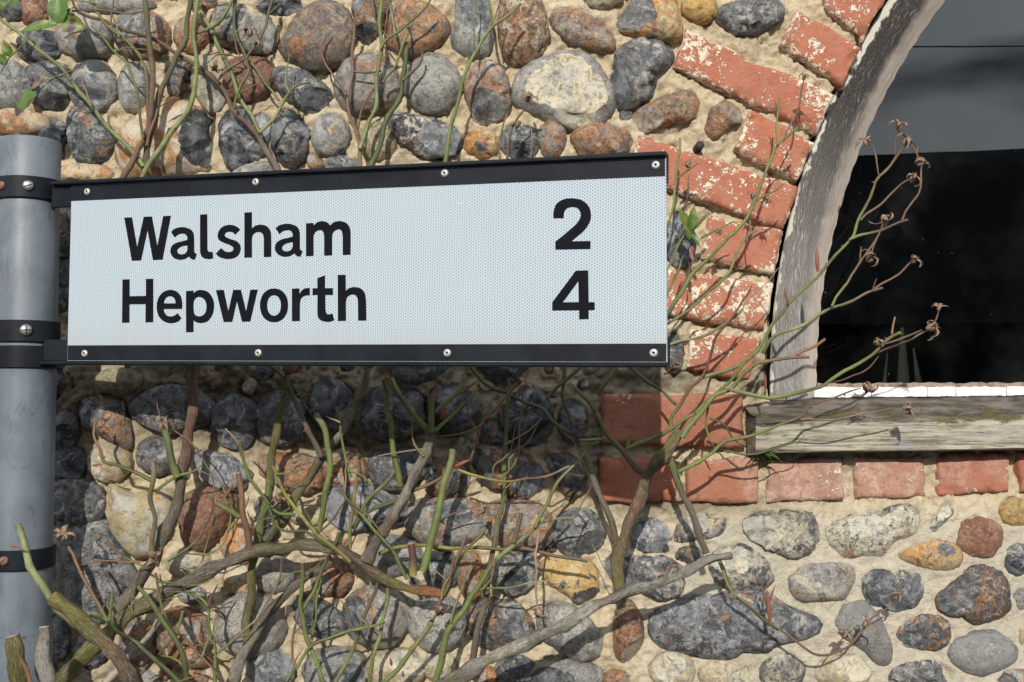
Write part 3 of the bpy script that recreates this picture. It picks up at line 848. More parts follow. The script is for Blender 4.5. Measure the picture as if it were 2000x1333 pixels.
def make_flint(k, pts, idx, collect=None):
    NA, NK = (64, 24) if idx < N_SEEN else (NA0, 15) if collect is None else (30, 11)
    P = [at(x, y, 0.0) for x, y in pts]
    X = np.array([p.x for p in P])
    Z = np.array([p.z for p in P])
    cx, cz = X.mean(), Z.mean()
    th = np.linspace(0, 2 * np.pi, NA, endpoint=False)
    r = np.zeros(NA)
    n = len(P)
    for i in range(n):
        x0, z0, x1, z1 = X[i] - cx, Z[i] - cz, X[(i + 1) % n] - cx, Z[(i + 1) % n] - cz
        dx, dz = x1 - x0, z1 - z0
        den = np.cos(th) * dz - np.sin(th) * dx
        den = np.where(np.abs(den) < 1e-9, 1e-9, den)
        tt = (x0 * dz - z0 * dx) / den
        ss = (x0 * np.sin(th) - z0 * np.cos(th)) / den
        ok = (tt > 0) & (ss >= -1e-6) & (ss <= 1 + 1e-6)
        r = np.where(ok, np.maximum(r, tt), r)
    r = np.where(r < 1e-4, r[r > 1e-4].mean(), r)
    for _ in range(2):
        r = 0.25 * np.roll(r, 1) + 0.5 * r + 0.25 * np.roll(r, -1)
    mx, my = sum(p[0] for p in pts) / n, sum(p[1] for p in pts) / n
    r *= 1.06 if (mx > 1240 and my > 985) else 1.10
    size = r.mean()
    low = r.min()
    mx, my = sum(p[0] for p in pts) / n, sum(p[1] for p in pts) / n
    flush = 1.0 if (mx > 1240 and my > 985) else 0.0
    H = (0.75 - 0.27 * flush) * min(size, low * 1.45)
    H = min(H, 0.036)
    stone_fields.append((cx, cz, r, H))
    rr = random.Random(idx * 13 + 1)
    vs, fr = [(0, -H, 0)], []
    ring_phi = np.linspace(0, math.radians(128), NK + 1)[1:]
    for ph in ring_phi:
        s = math.sin(ph)
        rho = abs(s) ** 0.82 if ph < math.pi / 2 else 1 - (1 - s) * 0.6
        y = -H * (abs(math.cos(ph)) ** 0.95) if ph < math.pi / 2 else 0.03 * (ph - math.pi / 2) / 0.66
        for a in range(NA):
            vs.append((rho * r[a] * math.cos(th[a]), y, rho * r[a] * math.sin(th[a])))
    v = np.array(vs)
    # lumps and dents
    q = v / size
    lump = fbm(q * 1.5 + idx * 9.7, 3, idx)
    ridge = 1 - np.abs(fbm(q * 2.6 + idx * 3.3, 3, idx + 5)) * 2
    nrm = v / np.maximum(np.linalg.norm(v, axis=1, keepdims=True), 1e-6)
    rough = {'P': .5, 'G': .85, 'N': 1.5, 'M': 1.5, 'E': 1.6, 'J': 1.6, 'K': 1.4, 'W': 1.5, 'D': 1.7}.get(k, 1.1)
    sz = min(size, 0.048)
    amp = (0.055 * lump + 0.03 * ridge * (ridge > 0)) * sz * rough
    amp *= np.clip(1.0 - np.maximum(v[:, 1], 0) / 0.01, 0, 1)
    fine = fbm(q * 6.5 + idx * 2.1, 4, idx + 9)
    dent = np.clip(fbm(q * 3.6 + idx * 1.3, 3, idx + 15) - 0.18, 0, 1)
    amp += (0.030 * fine - 0.16 * dent * min(rough, 1.4)) * sz * rough * np.clip(1.0 - np.maximum(v[:, 1], 0) / 0.01, 0, 1)
    v = v + nrm * amp[:, None]
    frv = np.zeros(len(v))
    nf = PAL[k][5] if n < 19 else 0
    cuts = []
    if nf == 9:
        cuts = [((0.86, -0.42, 0.05), 0.76)]
    elif nf == 8:
        cuts = [((0.06, -1, 0.03), 0.70), ((-0.05, -0.8, -0.75), 0.82)]
    elif nf == 7:
        cuts = [((0.45, -0.5, -0.85), 0.80)]
    elif nf == 6:
        cuts = [((-0.1, -0.9, 0.5), 0.85)]
    else:
        if nf == 0 and k in 'GH' and rr.random() < .4:
            nf = 1
        for _ in range(nf):
            a2 = rr.uniform(0, 2 * math.pi)
            tl = rr.uniform(0.35, 1.15)
            cuts.append(((math.cos(a2) * math.sin(tl), -math.cos(tl), math.sin(a2) * math.sin(tl)), rr.uniform(0.74, 0.93)))
    scl = np.array([size, H, size])
    for nv, d in cuts:
        nv = np.array(nv) / np.linalg.norm(nv)
        qd = (v / scl) @ nv
        over = qd - d
        m = over > 0
        wob = 0.16 * fbm(v / size * 1.9 + 4.4, 3, idx + 71) - 0.03 * fbm(v / size * 6 + 1.1, 3, idx + 72)
        push = np.where(m, over + wob * np.minimum(over * 6, 1), 0)
        v = v - (push[:, None] * nv[None, :]) * scl[None, :]
        frv = np.maximum(frv, np.clip(over / 0.05, 0, 1))
    faces = []
    for a in range(NA):
        faces.append((0, 1 + a, 1 + (a + 1) % NA))
    for i in range(NK - 1):
        b0, b1 = 1 + i * NA, 1 + (i + 1) * NA
        for a in range(NA):
            a1 = (a + 1) % NA
            faces.append((b0 + a, b1 + a, b1 + a1, b0 + a1))
    if collect is not None:
        collect.append((v + np.array([cx, 0.0, cz]), faces, frv))
        return
    me = mesh('flint', v, faces)
    attr(me, 'fr', frv)
    o = link('flint', me, M_FLINT, wall, (cx, 0.0, cz))
    ca, cb, cc, cf, thv, _ = PAL[k]
    jit = lambda c: [max(0.01, x * kk) for x, kk in zip(c, (lambda l, w: (l * (1 + w), l, l * (1 - w)))(1 + rr.uniform(-.14, .14), rr.uniform(-.04, .06)))]
    lift = 0.92 if k in 'CQYIUZAOBSTK' else 1.0
    o['ca'], o['cb'], o['cc'], o['cf'] = [c * lift for c in jit(ca)], [c * lift for c in jit(cb)], jit(cc), list(cf)
    o['th'] = thv - .02 + rr.uniform(-.03, .03)
    o['rst'] = rr.uniform(-.17, .03 if k not in 'PC' else -.10) if k not in 'HOAQJ' else rr.uniform(-.06, .05)
    o['dk'] = {'F': .8, 'K': .8, 'N': .95, 'W': .95, 'D': .6, 'J': .7, 'X': .9, 'E': .8, 'M': .6, 'G': .25, 'H': .4, 'O': .25, 'A': .4}.get(k, 0.0) * rr.uniform(.6, 1.05)
    o['spk'] = 0.8 * {'P': .45, 'C': .45, 'Y': .5, 'I': .4, 'Q': .45, 'U': .35, 'Z': .35, 'V': .8, 'A': .6, 'N': .6}.get(k, 1.0) * rr.uniform(.75, 1.0)
    return o


for i, (k, pts) in enumerate(flints):
    make_flint(k, pts, i)

# the rows carry on outside the picture: one joined mesh
more, tries = [], 0
while tries < 20000 and len(more) < 330:
    tries += 1
    x, y = r3.uniform(-300, 2660), r3.uniform(-260, 1560)
    a = r3.uniform(22, 56) if tries < 9000 else r3.uniform(18, 34)
    b = a * r3.uniform(.68, .95)
    m = (a + b) / 2
    outside = x < -20 or x > 2030 or y < -25 or y > 1360
    behind = 150 < x < 1270 and 370 < y < 700
    if not (outside or behind) or x > 1230 and y < 985:
        continue
    if any((x - tx) ** 2 + (y - ty) ** 2 < (m * 1.02 + tr * 1.04) ** 2 for tx, ty, tr in taken):
        continue
    taken.append((x, y, m))
    an, pts = r3.uniform(-.6, .6), []
    for i in range(11):
        th = 2 * math.pi * i / 11
        j = r3.uniform(.9, 1.08)
        ex, ey = a * math.cos(th) * j, b * math.sin(th) * j
        pts.append((x + ex * math.cos(an) - ey * math.sin(an), y + ex * math.sin(an) + ey * math.cos(an)))
    make_flint(r3.choice('GGFKCW'), pts, 700 + len(more), more)
V_, F_, R_, base_ = [], [], [], 0
for v_, f_, r_ in more:
    V_.append(v_)
    R_.append(r_)
    F_ += [tuple(q_ + base_ for q_ in f) for f in f_]
    base_ += len(v_)
me = mesh('flint_rows', np.concatenate(V_), F_)
attr(me, 'fr', np.concatenate(R_))
o = link('flint_rows', me, M_FLINT, wall)
o['kind'] = 'stuff'
o['ca'], o['cb'], o['cc'], o['cf'], o['th'], o['spk'], o['rst'] = [.2, .2, .195], [.11, .115, .125], [.36, .3, .2], [.04, .045, .055], .55, .6, -.02

# ------------------------------------------------------------------ bricks
BF = -0.013                                                      # the bricks stand this far proud of the mortar
NU, NV = 44, 18
brick_quads = []


def make_brick(q, col, wash, idx):
    bf = BF if idx < 11 or idx > 18 else -0.0075
    P = [at(x, y, bf) for x, y in q]
    brick_quads.append([(p.x, p.z) for p in P])
    cx, cz = sum(p.x for p in P) / 4, sum(p.z for p in P) / 4
    A, B, Cc, Dd = [np.array([p.x - cx, p.z - cz]) * 1.02 for p in P]
    L = np.linalg.norm(B - A)
    Hh = np.linalg.norm(Dd - A)
    us = np.linspace(0, 1, NU)
    vv = np.linspace(0, 1, NV)
    us = 0.5 - 0.5 * np.cos(us * math.pi) * (0.35) - (0.5 - us) * 0.65
    vs_, ed = [], []
    for iv, v in enumerate(vv):
        for iu, u in enumerate(us):
            p = (A * (1 - u) + B * u) * (1 - v) + (Dd * (1 - u) + Cc * u) * v
            vs_.append((p[0], 0.0, p[1]))
            ed.append(min(min(u, 1 - u) * L, min(v, 1 - v) * Hh))
    vs_ = np.array(vs_)
    ed = np.array(ed)
    off = np.array([idx * 1.7, 0, idx * 0.9])
    chip = np.clip(fbm(vs_ * 38 + off, 4, 300 + idx) * 1.8 - 0.15, 0, 1)
    rnd_edge = 0.0032 + 0.003 * (fbm(vs_ * 22 + off, 3, 700 + idx) + 0.5)
    y = bf + fbm(vs_ * 14 + off, 3, 500 + idx) * 0.0016 + fbm(vs_ * 120 + off, 3, 900 + idx) * 0.0007
    f = np.clip(1 - ed / np.maximum(rnd_edge, 0.002), 0, 1)
    y = y + f ** 2 * 0.005
    y = y + chip * 0.013 * np.clip(1 - ed / 0.016, 0, 1)
    vs_[:, 1] = y
    # uneven outline
    wob = fbm(vs_ * 30 + off, 4, 40 + idx) * 0.0055 * np.clip(1 - ed / 0.012, 0, 1)
    dirn = vs_[:, [0, 2]] / np.maximum(np.linalg.norm(vs_[:, [0, 2]], axis=1, keepdims=True), 1e-5)
    vs_[:, 0] += dirn[:, 0] * wob
    vs_[:, 2] += dirn[:, 1] * wob
    faces = []
    for iv in range(NV - 1):
        for iu in range(NU - 1):
            a = iv * NU + iu
            faces.append((a, a + NU, a + NU + 1, a + 1))
    rim = [iu for iu in range(NU)] + [iv * NU + NU - 1 for iv in range(1, NV)] + [(NV - 1) * NU + iu for iu in range(NU - 2, -1, -1)] + [iv * NU for iv in range(NV - 2, 0, -1)]
    base = len(vs_)
    back = vs_[rim].copy()
    back[:, 1] = 0.05
    vs_ = np.concatenate([vs_, back])
    n = len(rim)
    for i in range(n):
        j = (i + 1) % n
        faces.append((rim[i], rim[j], base + j, base + i))
    me = mesh('brick', vs_, faces)
    attr(me, 'edge', np.concatenate([np.clip(1 - ed / 0.012, 0, 1), np.ones(n)]))
    o = link('brick', me, M_BRICK, wall, (cx, 0, cz))
    o['ca'], o['wash'], o['fade'] = list(col), wash, (1.0 if 11 <= idx <= 12 else .5 if idx in (10, 13, 14, 15, 16, 17, 18) else .15)
    return o


for i, (q, c, wsh) in enumerate(bricks):
    make_brick(q, c, wsh, i)

# ------------------------------------------------------------------ mortar: one height field between the stones
X0, X1, Z0, Z1, STEP = -1.0, 1.36, EYE - 0.66, EYE + 0.80, 0.0033
gx, gz = np.arange(X0, X1, STEP), np.arange(Z0, Z1, STEP)
GX, GZ = np.meshgrid(gx, gz)
pts = np.stack([GX.ravel(), np.zeros(GX.size), GZ.ravel()], 1)
nb = fbm(pts * 16, 4, 3).reshape(GX.shape)
nm_ = fbm(pts * 55, 4, 8).reshape(GX.shape)
nf_ = fbm(pts * 150, 3, 14).reshape(GX.shape)
A0 = at(*ARC, 0.0)
PXM = FPX / D
repair = np.clip((GX - (1190 - 1000) / PXM) / 0.12, 0, 1) * np.clip((at(1000, 975).z - GZ) / 0.05, 0, 1)
pitn = np.clip(fbm(pts * 80 + 5.0, 3, 21).reshape(GX.shape) - 0.16, 0, 1)
crag = 1 - 2 * np.abs(fbm(pts * 34 + 2.0, 4, 27).reshape(GX.shape))
rg = 1 - 0.72 * repair
h = nb * 0.008 * rg + nm_ * 0.0080 * rg + nf_ * 0.0048 * (rg + .05) - pitn * 0.018 * rg + (crag - .5) * 0.0045 * rg - 0.001
h = h + repair * 0.004
near = np.full(GX.shape, 9.0)
for cx, cz, r, H in stone_fields:
    R = r.max() * 1.6
    i0, i1 = np.searchsorted(gx, [cx - R, cx + R])
    j0, j1 = np.searchsorted(gz, [cz - R, cz + R])
    if i1 <= i0 or j1 <= j0:
        continue
    dx, dz = GX[j0:j1, i0:i1] - cx, GZ[j0:j1, i0:i1] - cz
    NA = len(r)
    ang = np.mod(np.arctan2(dz, dx), 2 * np.pi) / (2 * np.pi) * NA
    k0 = np.floor(ang).astype(int) % NA
    fr_ = ang - np.floor(ang)
    rr_ = r[k0] * (1 - fr_) + r[(k0 + 1) % NA] * fr_
    dist = np.sqrt(dx * dx + dz * dz) - rr_
    near[j0:j1, i0:i1] = np.minimum(near[j0:j1, i0:i1], dist)
# a lip of mortar pressed up round each stone, hollows further out
h = h + 0.0070 * np.exp(-((near - 0.004) / 0.007) ** 2) * (0.6 + 0.8 * nb) * (1 - .75 * repair) - 0.004 * np.clip((near - 0.012) / 0.02, 0, 1) * (1 - repair)
h = np.where(near < -0.006, np.minimum(h, -0.004), h)
bd = np.full(GX.shape, 9.0)
for qd in brick_quads:
    d_in = np.full(GX.shape, 9.0)
    for i in range(4):
        (ax, az), (bx, bz) = qd[i], qd[(i + 1) % 4]
        ex, ez = bx - ax, bz - az
        ll = math.hypot(ex, ez)
        sd = ((GX - ax) * ez - (GZ - az) * ex) / ll
        d_in = np.minimum(d_in, -sd)
    d_in = -d_in
    bd = np.minimum(bd, d_in)
jb = np.exp(-(np.maximum(bd, 0) / 0.022) ** 2)
h = h * (1 - jb) + jb * (0.0090 + nb * 0.0045 + nm_ * 0.0052 + nf_ * 0.0024 - pitn * .008)
h = np.where(bd < -0.004, -0.012, h)
# broken mortar fill beside the foot of the window frame
fx, fz = at(1478, 745).x, at(1478, 745).z
blob = np.exp(-(((GX - fx) / 0.022) ** 2 + ((GZ - fz) / 0.05) ** 2))
h = h + blob * (0.006 + nm_ * 0.016 + nf_ * 0.006)
RO = (R_OUT + 6) / PXM
rad = np.sqrt((GX - A0.x) ** 2 + (GZ - A0.z) ** 2)
SILL_TOP = at(1600, 782).z
SILL_BOT = at(1600, 880).z
hole = ((rad < RO) & (GZ > A0.z)) | ((GX > A0.x - RO) & (GZ <= A0.z) & (GZ > SILL_BOT)) & (GX > at(1452, 800).x)
edge_fall = np.clip(1 - (rad - RO) / 0.012, 0, 1) * (GZ > SILL_TOP)
h = h - edge_fall * 0.010 * (0.6 + nb)
# the rim of the opening follows the arch exactly
VX, VZ = GX.copy(), GZ.copy()
inr = (rad < RO) & (GZ > A0.z)
VX[inr] = A0.x + (GX[inr] - A0.x) / rad[inr] * RO
VZ[inr] = A0.z + (GZ[inr] - A0.z) / rad[inr] * RO
verts = np.stack([VX.ravel(), -h.ravel(), VZ.ravel()], 1)
ny, nx = GX.shape
idx = np.arange(ny * nx).reshape(ny, nx)
keep = ~(hole[:-1, :-1] & hole[1:, :-1] & hole[:-1, 1:] & hole[1:, 1:])
quads = np.stack([idx[:-1, :-1][keep], idx[:-1, 1:][keep], idx[1:, 1:][keep], idx[1:, :-1][keep]], 1)
me = bpy.data.meshes.new('mortar')
me.vertices.add(len(verts))
me.vertices.foreach_set('co', verts.astype(np.float32).ravel())
me.loops.add(quads.size)
me.loops.foreach_set('vertex_index', quads.astype(np.int32).ravel())
me.polygons.add(len(quads))
me.polygons.foreach_set('loop_start', np.arange(0, quads.size, 4, dtype=np.int32))
me.polygons.foreach_set('loop_total', np.full(len(quads), 4, dtype=np.int32))
me.polygons.foreach_set('use_smooth', np.ones(len(quads), dtype=bool))
me.update(calc_edges=True)
me.validate()
rep2 = np.maximum(repair, jb * np.clip((at(1000, 880).z + 0.02 - GZ) / 0.05, 0, 1))
attr(me, 'repair', rep2.ravel())


def spot(px, py, sx, sy):
    p = at(px, py)
    return np.exp(-(((GX - p.x) / (sx / PXM)) ** 2 + ((GZ - p.z) / (sy / PXM)) ** 2))


lich = spot(1530, 990, 150, 40) + spot(1360, 1010, 60, 60) + spot(1430, 760, 60, 20) + spot(1180, 30, 120, 60) + spot(1480, 1170, 90, 60) + spot(860, 60, 40, 60)
attr(me, 'lichen', np.clip(lich, 0, 1).ravel())
shade_dirt = spot(1270, 740, 120, 26) + spot(1160, 860, 25, 90) * .8 + spot(1330, 985, 200, 22) * .7 + spot(1470, 740, 18, 60) * .7 + spot(400, 790, 260, 75) + spot(760, 830, 300, 85) + spot(120, 870, 70, 200) * .8 + spot(150, 1220, 120, 150) * .5  # deepens the sign's shadow in the mortar colour; some spots are dirt
attr(me, 'shade_dirt', np.clip(shade_dirt, 0, 1).ravel())
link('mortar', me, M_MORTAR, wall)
# plain wall beyond the reach of the picture
vs = [(-4, 0.02, 0), (1.36, 0.02, 0), (1.36, 0.02, Z0 + .01), (-4, 0.02, Z0 + .01), (X0 + .01, 0.02, Z0 + .01), (X0 + .01, 0.02, Z1), (-4, 0.02, Z1), (-4, .02, 3.0), (1.36, .02, 3.0), (1.36, .02, Z1), (1.36, .02, 0), (4, .02, 0), (4, .02, SILL_BOT), (1.36, .02, SILL_BOT)]
pm = mesh('mortar_backing', vs, [(0, 1, 2, 3), (3, 4, 5, 6), (6, 9, 8, 7), (10, 11, 12, 13)], False)
link('mortar', pm, M_MORTAR, wall)
for px, py in ((1365, 287),):
    p = at(px, py, -0.012)
    n = 14
    vs = [(p.x + 0.0068 * math.cos(2 * math.pi * i / n), yy, p.z + 0.0068 * math.sin(2 * math.pi * i / n)) for yy in (-0.022, 0.01) for i in range(n)] + [(p.x, -0.024, p.z)]
    fs = [(i, n + i, n + (i + 1) % n, (i + 1) % n) for i in range(n)] + [(2 * n, i, (i + 1) % n) for i in range(n)]
    link('nail_head', mesh('nail_head', vs, fs), M_IRON, wall)

# ------------------------------------------------------------------ arched window
window = thing('arched_window', 'arched window with a weathered peeling wooden frame, dark pane and mossy sill', 'window', (0, 0, 0))


def arc_pt(rpx, ang, y):
    """ang 0 at the left springing, 90 at the crown; below 0 goes straight down"""
    c = at(ARC[0], ARC[1], y)
    s = (D + y) / FPX
    if ang >= 0:
        a = math.pi - math.radians(ang)
        return (c.x + rpx * s * math.cos(a), y, c.z + rpx * s * math.sin(a))
    return (c.x - rpx * s, y, c.z + math.radians(ang) * R_IN * s)


prof = [(R_OUT + 2, 0.085, 0), (R_OUT + 2, 0.019, 0.0), (R_OUT - 1, 0.016, 0.04), (R_OUT - 20, 0.0145, .2), (R_OUT - 40, 0.0145, .42), (R_MID, 0.0155, .68), (R_MID - 6, 0.018, .78), (R_IN + 6, 0.036, .95), (R_IN, 0.041, 1.0), (R_IN, 0.085, 1.0)]
angs = [-1.05] + [90 * i / 150 for i in range(151)]
vs, fs, uvs = [], [], []
for a in angs:
    for (rp, y, vv_) in prof:
        jit = 0.0012 * math.sin(a * 3.1 + rp) * (vv_ > 0)
        p = arc_pt(rp, a, y)
        vs.append((p[0] + jit, p[1] + jit * .5, p[2]))
        uvs.append((math.radians(a) * 1.05, vv_))
npf = len(prof)
for i in range(len(angs) - 1):
    for j in range(npf - 1):
        b = i * npf + j
        fs.append((b, b + 1, b + npf + 1, b + npf))
me = mesh('frame', vs, fs)
ul = me.uv_layers.new(name='UVMap')
lv = [l.vertex_index for l in me.loops]
ul.data.foreach_set('uv', [c for v in lv for c in uvs[v]])
fr_o = link('frame', me, M_FRAME, window)
md = fr_o.modifiers.new('split', 'EDGE_SPLIT')
md.split_angle = math.radians(35)

# reveal: the dark side of the opening behind the brick arch
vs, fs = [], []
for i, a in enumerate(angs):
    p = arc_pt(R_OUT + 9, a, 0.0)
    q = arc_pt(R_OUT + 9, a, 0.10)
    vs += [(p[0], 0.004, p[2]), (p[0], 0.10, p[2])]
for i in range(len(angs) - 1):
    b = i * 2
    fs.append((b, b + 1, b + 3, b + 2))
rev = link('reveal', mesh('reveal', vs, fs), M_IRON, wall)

GY = 0.046
gl_pts = [arc_pt(R_IN + 8, a, GY) for a in [90 * i / 60 for i in range(61)]]
zb = at(1600, 770, GY).z
gl_pts = [(gl_pts[0][0], GY, zb)] + gl_pts + [(gl_pts[-1][0], GY, zb)]
n = len(gl_pts)
vs = gl_pts + [(x, GY + 0.004, z) for x, y, z in gl_pts]
fs = [tuple(range(n)), tuple(range(2 * n - 1, n - 1, -1))] + [(i, n + i, n + (i + 1) % n, (i + 1) % n) for i in range(n)]
link('glass_pane', mesh('glass_pane', vs, fs, False), M_GLASS, window)

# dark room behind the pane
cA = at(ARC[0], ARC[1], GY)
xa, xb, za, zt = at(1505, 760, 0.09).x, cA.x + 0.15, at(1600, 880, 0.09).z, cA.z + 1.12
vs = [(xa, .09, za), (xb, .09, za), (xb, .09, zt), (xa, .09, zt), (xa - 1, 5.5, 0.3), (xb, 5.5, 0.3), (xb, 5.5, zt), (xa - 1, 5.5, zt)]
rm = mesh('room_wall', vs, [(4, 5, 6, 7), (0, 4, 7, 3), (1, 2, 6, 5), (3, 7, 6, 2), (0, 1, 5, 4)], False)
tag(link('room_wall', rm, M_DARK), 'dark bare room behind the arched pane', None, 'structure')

# putty strip in cracked lengths
cuts = [1590, 1702, 1811, 1867, 1966, 2090, 2210, 2400, 2520, 2690, 2830]
for i in range(len(cuts) - 1):
    a, b = cuts[i] + 0.8, cuts[i + 1] - 0.8
    t_ = lambda x: 757 - (x - 1590) * 0.003
    bt = lambda x: 777 - (x - 1590) * 0.011
    nseg = 14
    vs, fs = [], []
    for j in range(nseg + 1):
        x = a + (b - a) * j / nseg
        jt = rnd.uniform(-1.2, 1.2)
        p0, p1 = at(x, t_(x) + jt, 0.040), at(x, bt(x) + rnd.uniform(-1.0, 1.0), 0.017)
        vs += [(p0.x, 0.0445, p0.z), (p0.x, 0.040, p0.z), (p1.x, 0.017, p1.z + 0.004), (p1.x, 0.0165, p1.z), (p1.x, 0.05, p1.z)]
    for j in range(nseg):
        for q in range(4):
            c = j * 5 + q
            fs.append((c, c + 5, c + 6, c + 1))
    fs += [(0, 1, 2, 3, 4), tuple(nseg * 5 + q for q in (4, 3, 2, 1, 0))]
    pm = mesh('putty_strip', vs, fs, False)
    link('putty_strip', pm, M_PUTTY, window)
# bare wood line where the pane meets the putty
vs, fs = [], []
for j in range(124):
    x = 1596 + j * 10
    p0, p1 = at(x, 749 + rnd.uniform(-1.6, 1.6) - (x - 1590) * .003, 0.044), at(x, 758 - (x - 1590) * .003, 0.043)
    vs += [(p0.x, 0.0455, p0.z), (p0.x, 0.0425, p0.z), (p1.x, 0.041, p1.z), (p1.x, .0455, p1.z)]
for j in range(123):
    for q in range(3):
        c = j * 4 + q
        fs.append((c, c + 4, c + 5, c + 1))
link('glazing_bead', mesh('glazing_bead', vs, fs, False), M_CASING, window)

# sill: sloping mossy top and a thick front edge
SY = -0.050
xs = [1452 + (2840 - 1452) * (i / 210) for i in range(211)]
rows = []


def sill_row(f):
    return f


prof_s = [(1, 778, 0.05), (1, 780, 0.018), (1, 792, 0.0), (1, 805, -0.018), (1, 816, -0.034), (.8, 824, -0.047), (.2, 829, -0.0515), (0, 840, -0.052), (0, 856, -0.052), (0, 872, -0.052), (0, 882, -0.0515), (0, 885, -0.048), (0, 886, -0.02), (0, 886, 0.03)]
vs, fs, topa, mossa = [], [], [], []
for i, x in enumerate(xs):
    for (tp, yy, dy) in prof_s:
        ex = x
        if i == 0:
            ex = 1476 if dy < -0.03 else (1462 if dy < -.015 else 1452)
        elif x < 1492 and dy < -0.03:
            ex = max(x, 1478 + (x - 1452) * 0.2)
        p = at(ex, yy - (ex - 1476) * 0.0135 * (1 if yy > 820 else .9), dy)
        nz = float(0)
        vs.append([p.x, p.y, p.z])
        topa.append(tp)
        mossa.append(1.0 if 800 <= yy <= 832 else (0.35 if yy < 840 else 0))
v = np.array(vs)
nz = fbm(v * np.array([18, 90, 90]), 4, 77)
v[:, 1] += nz * 0.0022
v[:, 2] += fbm(v * np.array([25, 70, 70]), 4, 99) * 0.0016
ns = len(prof_s)
for i in range(len(xs) - 1):
    for j in range(ns - 1):
        b = i * ns + j
        fs.append((b, b + 1, b + ns + 1, b + ns))
fs.append(tuple(range(ns)))
me = mesh('sill', v, fs)
attr(me, 'top', topa)
attr(me, 'moss', mossa)
so = link('sill', me, M_SILL, window)
md = so.modifiers.new('split', 'EDGE_SPLIT')
md.split_angle = math.radians(50)

# ------------------------------------------------------------------ signpost
YL, YR = -0.163, -0.437
TLc, BLc = at(140, 364, YL), at(131.5, 706, YL)
TRc, BRc = at(1300, 309, YR), at(1302.5, 709, YR)
Lm, Rm = (TLc + BLc) / 2, (TRc + BRc) / 2
ax = (Rm - Lm).normalized()                                    # along the sign
nrm = Vector((ax.y, -ax.x, 0)).normalized()
if nrm.y > 0:
    nrm = -nrm                                                  # towards the viewer
up = nrm.cross(ax).normalized()
if up.z < 0:
    up = -up
ORG = Lm.copy()
POST_PX = 46.0
pp = at(POST_PX, 700, -0.128)
PX_, PY_ = pp.x, -0.122
PR = 0.0425
post_root = thing('signpost', 'grey steel signpost carrying a black and white village direction sign', 'signpost', (PX_, PY_, 0))
INV = Matrix.Translation((-PX_, -PY_, 0))
SIGN_M = Matrix((ax, -nrm, up)).transposed().to_4x4()
SIGN_M.translation = ORG


def spart(name, me, mat, parent=None):
    o = link(name, me, mat, parent or post_root)
    if parent is None:
        o.matrix_parent_inverse = INV
    return o


def on_sign(px, py, off=0.0):
    """local sign coordinates (x along, y depth, z up) of a line of sight meeting the sign plane"""
    d = ray(px, py)
    o = ORG + nrm * off
    t_ = (o - CAM).dot(nrm) / d.dot(nrm)
    p = CAM + d * t_ - ORG
    return (p.dot(ax), p.dot(up))


def tube_ring(name, r, z0, z1, mat, n=56, caps=True, inner=None, rust=None, zs=None):
    zs = zs or [z0, z1]
    vs, fs, ru = [], [], []
    for z in zs:
        for i in range(n):
            a = 2 * math.pi * i / n
            vs.append((PX_ + r * math.cos(a), PY_ + r * math.sin(a), z))
            ru.append(rust(z) if rust else 0)
    for k in range(len(zs) - 1):
        for i in range(n):
            j = (i + 1) % n
            fs.append((k * n + i, k * n + j, (k + 1) * n + j, (k + 1) * n + i))
    if caps:
        fs.append(tuple(range((len(zs) - 1) * n, len(zs) * n)))
        fs.append(tuple(range(n - 1, -1, -1)))
    me = mesh(name, vs, fs, True)
    attr(me, 'rust', ru)
    return me


def zat(py):
    return at(POST_PX, py, PY_ - PR).z


zt_ = zat(263)
zj = zat(1243)
me = tube_ring('post', PR, zj - .02, zt_, M_POST, rust=lambda z: .25 if z < zj + .006 else 0, zs=[zj - .02, zj + .002, zj + .007, zat(700), zt_ - 0.002, zt_])
# slightly eased rim
for v_ in me.vertices:
    if v_.co.z > zt_ - 0.0005:
        v_.co.x = PX_ + (v_.co.x - PX_) * 0.975
        v_.co.y = PY_ + (v_.co.y - PY_) * 0.975
o = spart('post', me, M_POST)
md = o.modifiers.new('split', 'EDGE_SPLIT')
md.split_angle = math.radians(40)
me = tube_ring('base_sleeve', PR + 0.0022, 0.0, zj, M_POST, rust=lambda z: .4 if z > zj - .004 else 0, zs=[0, zj - .02, zj - .003, zj])
o = spart('base_sleeve', me, M_POST)
md = o.modifiers.new('split', 'EDGE_SPLIT')
md.split_angle = math.radians(40)


def band(z0, z1, r=PR + 0.0042):
    n = 56
    vs, fs = [], []
    e = 0.0012
    prof_b = [(PR + .0003, z0), (r - e, z0), (r, z0 + e), (r, z1 - e), (r - e, z1), (PR + .0003, z1)]
    for i in range(n):
        a = 2 * math.pi * i / n
        for rr_, z in prof_b:
            vs.append((PX_ + rr_ * math.cos(a), PY_ + rr_ * math.sin(a), z))
    m = len(prof_b)
    for i in range(n):
        for j in range(m - 1):
            fs.append((i * m + j, ((i + 1) % n) * m + j, ((i + 1) % n) * m + j + 1, i * m + j + 1))
    me = mesh('clamp_band', vs, fs)
    o = spart('clamp_band', me, M_BLACK)
    md = o.modifiers.new('split', 'EDGE_SPLIT')
    md.split_angle = math.radians(30)
    return o


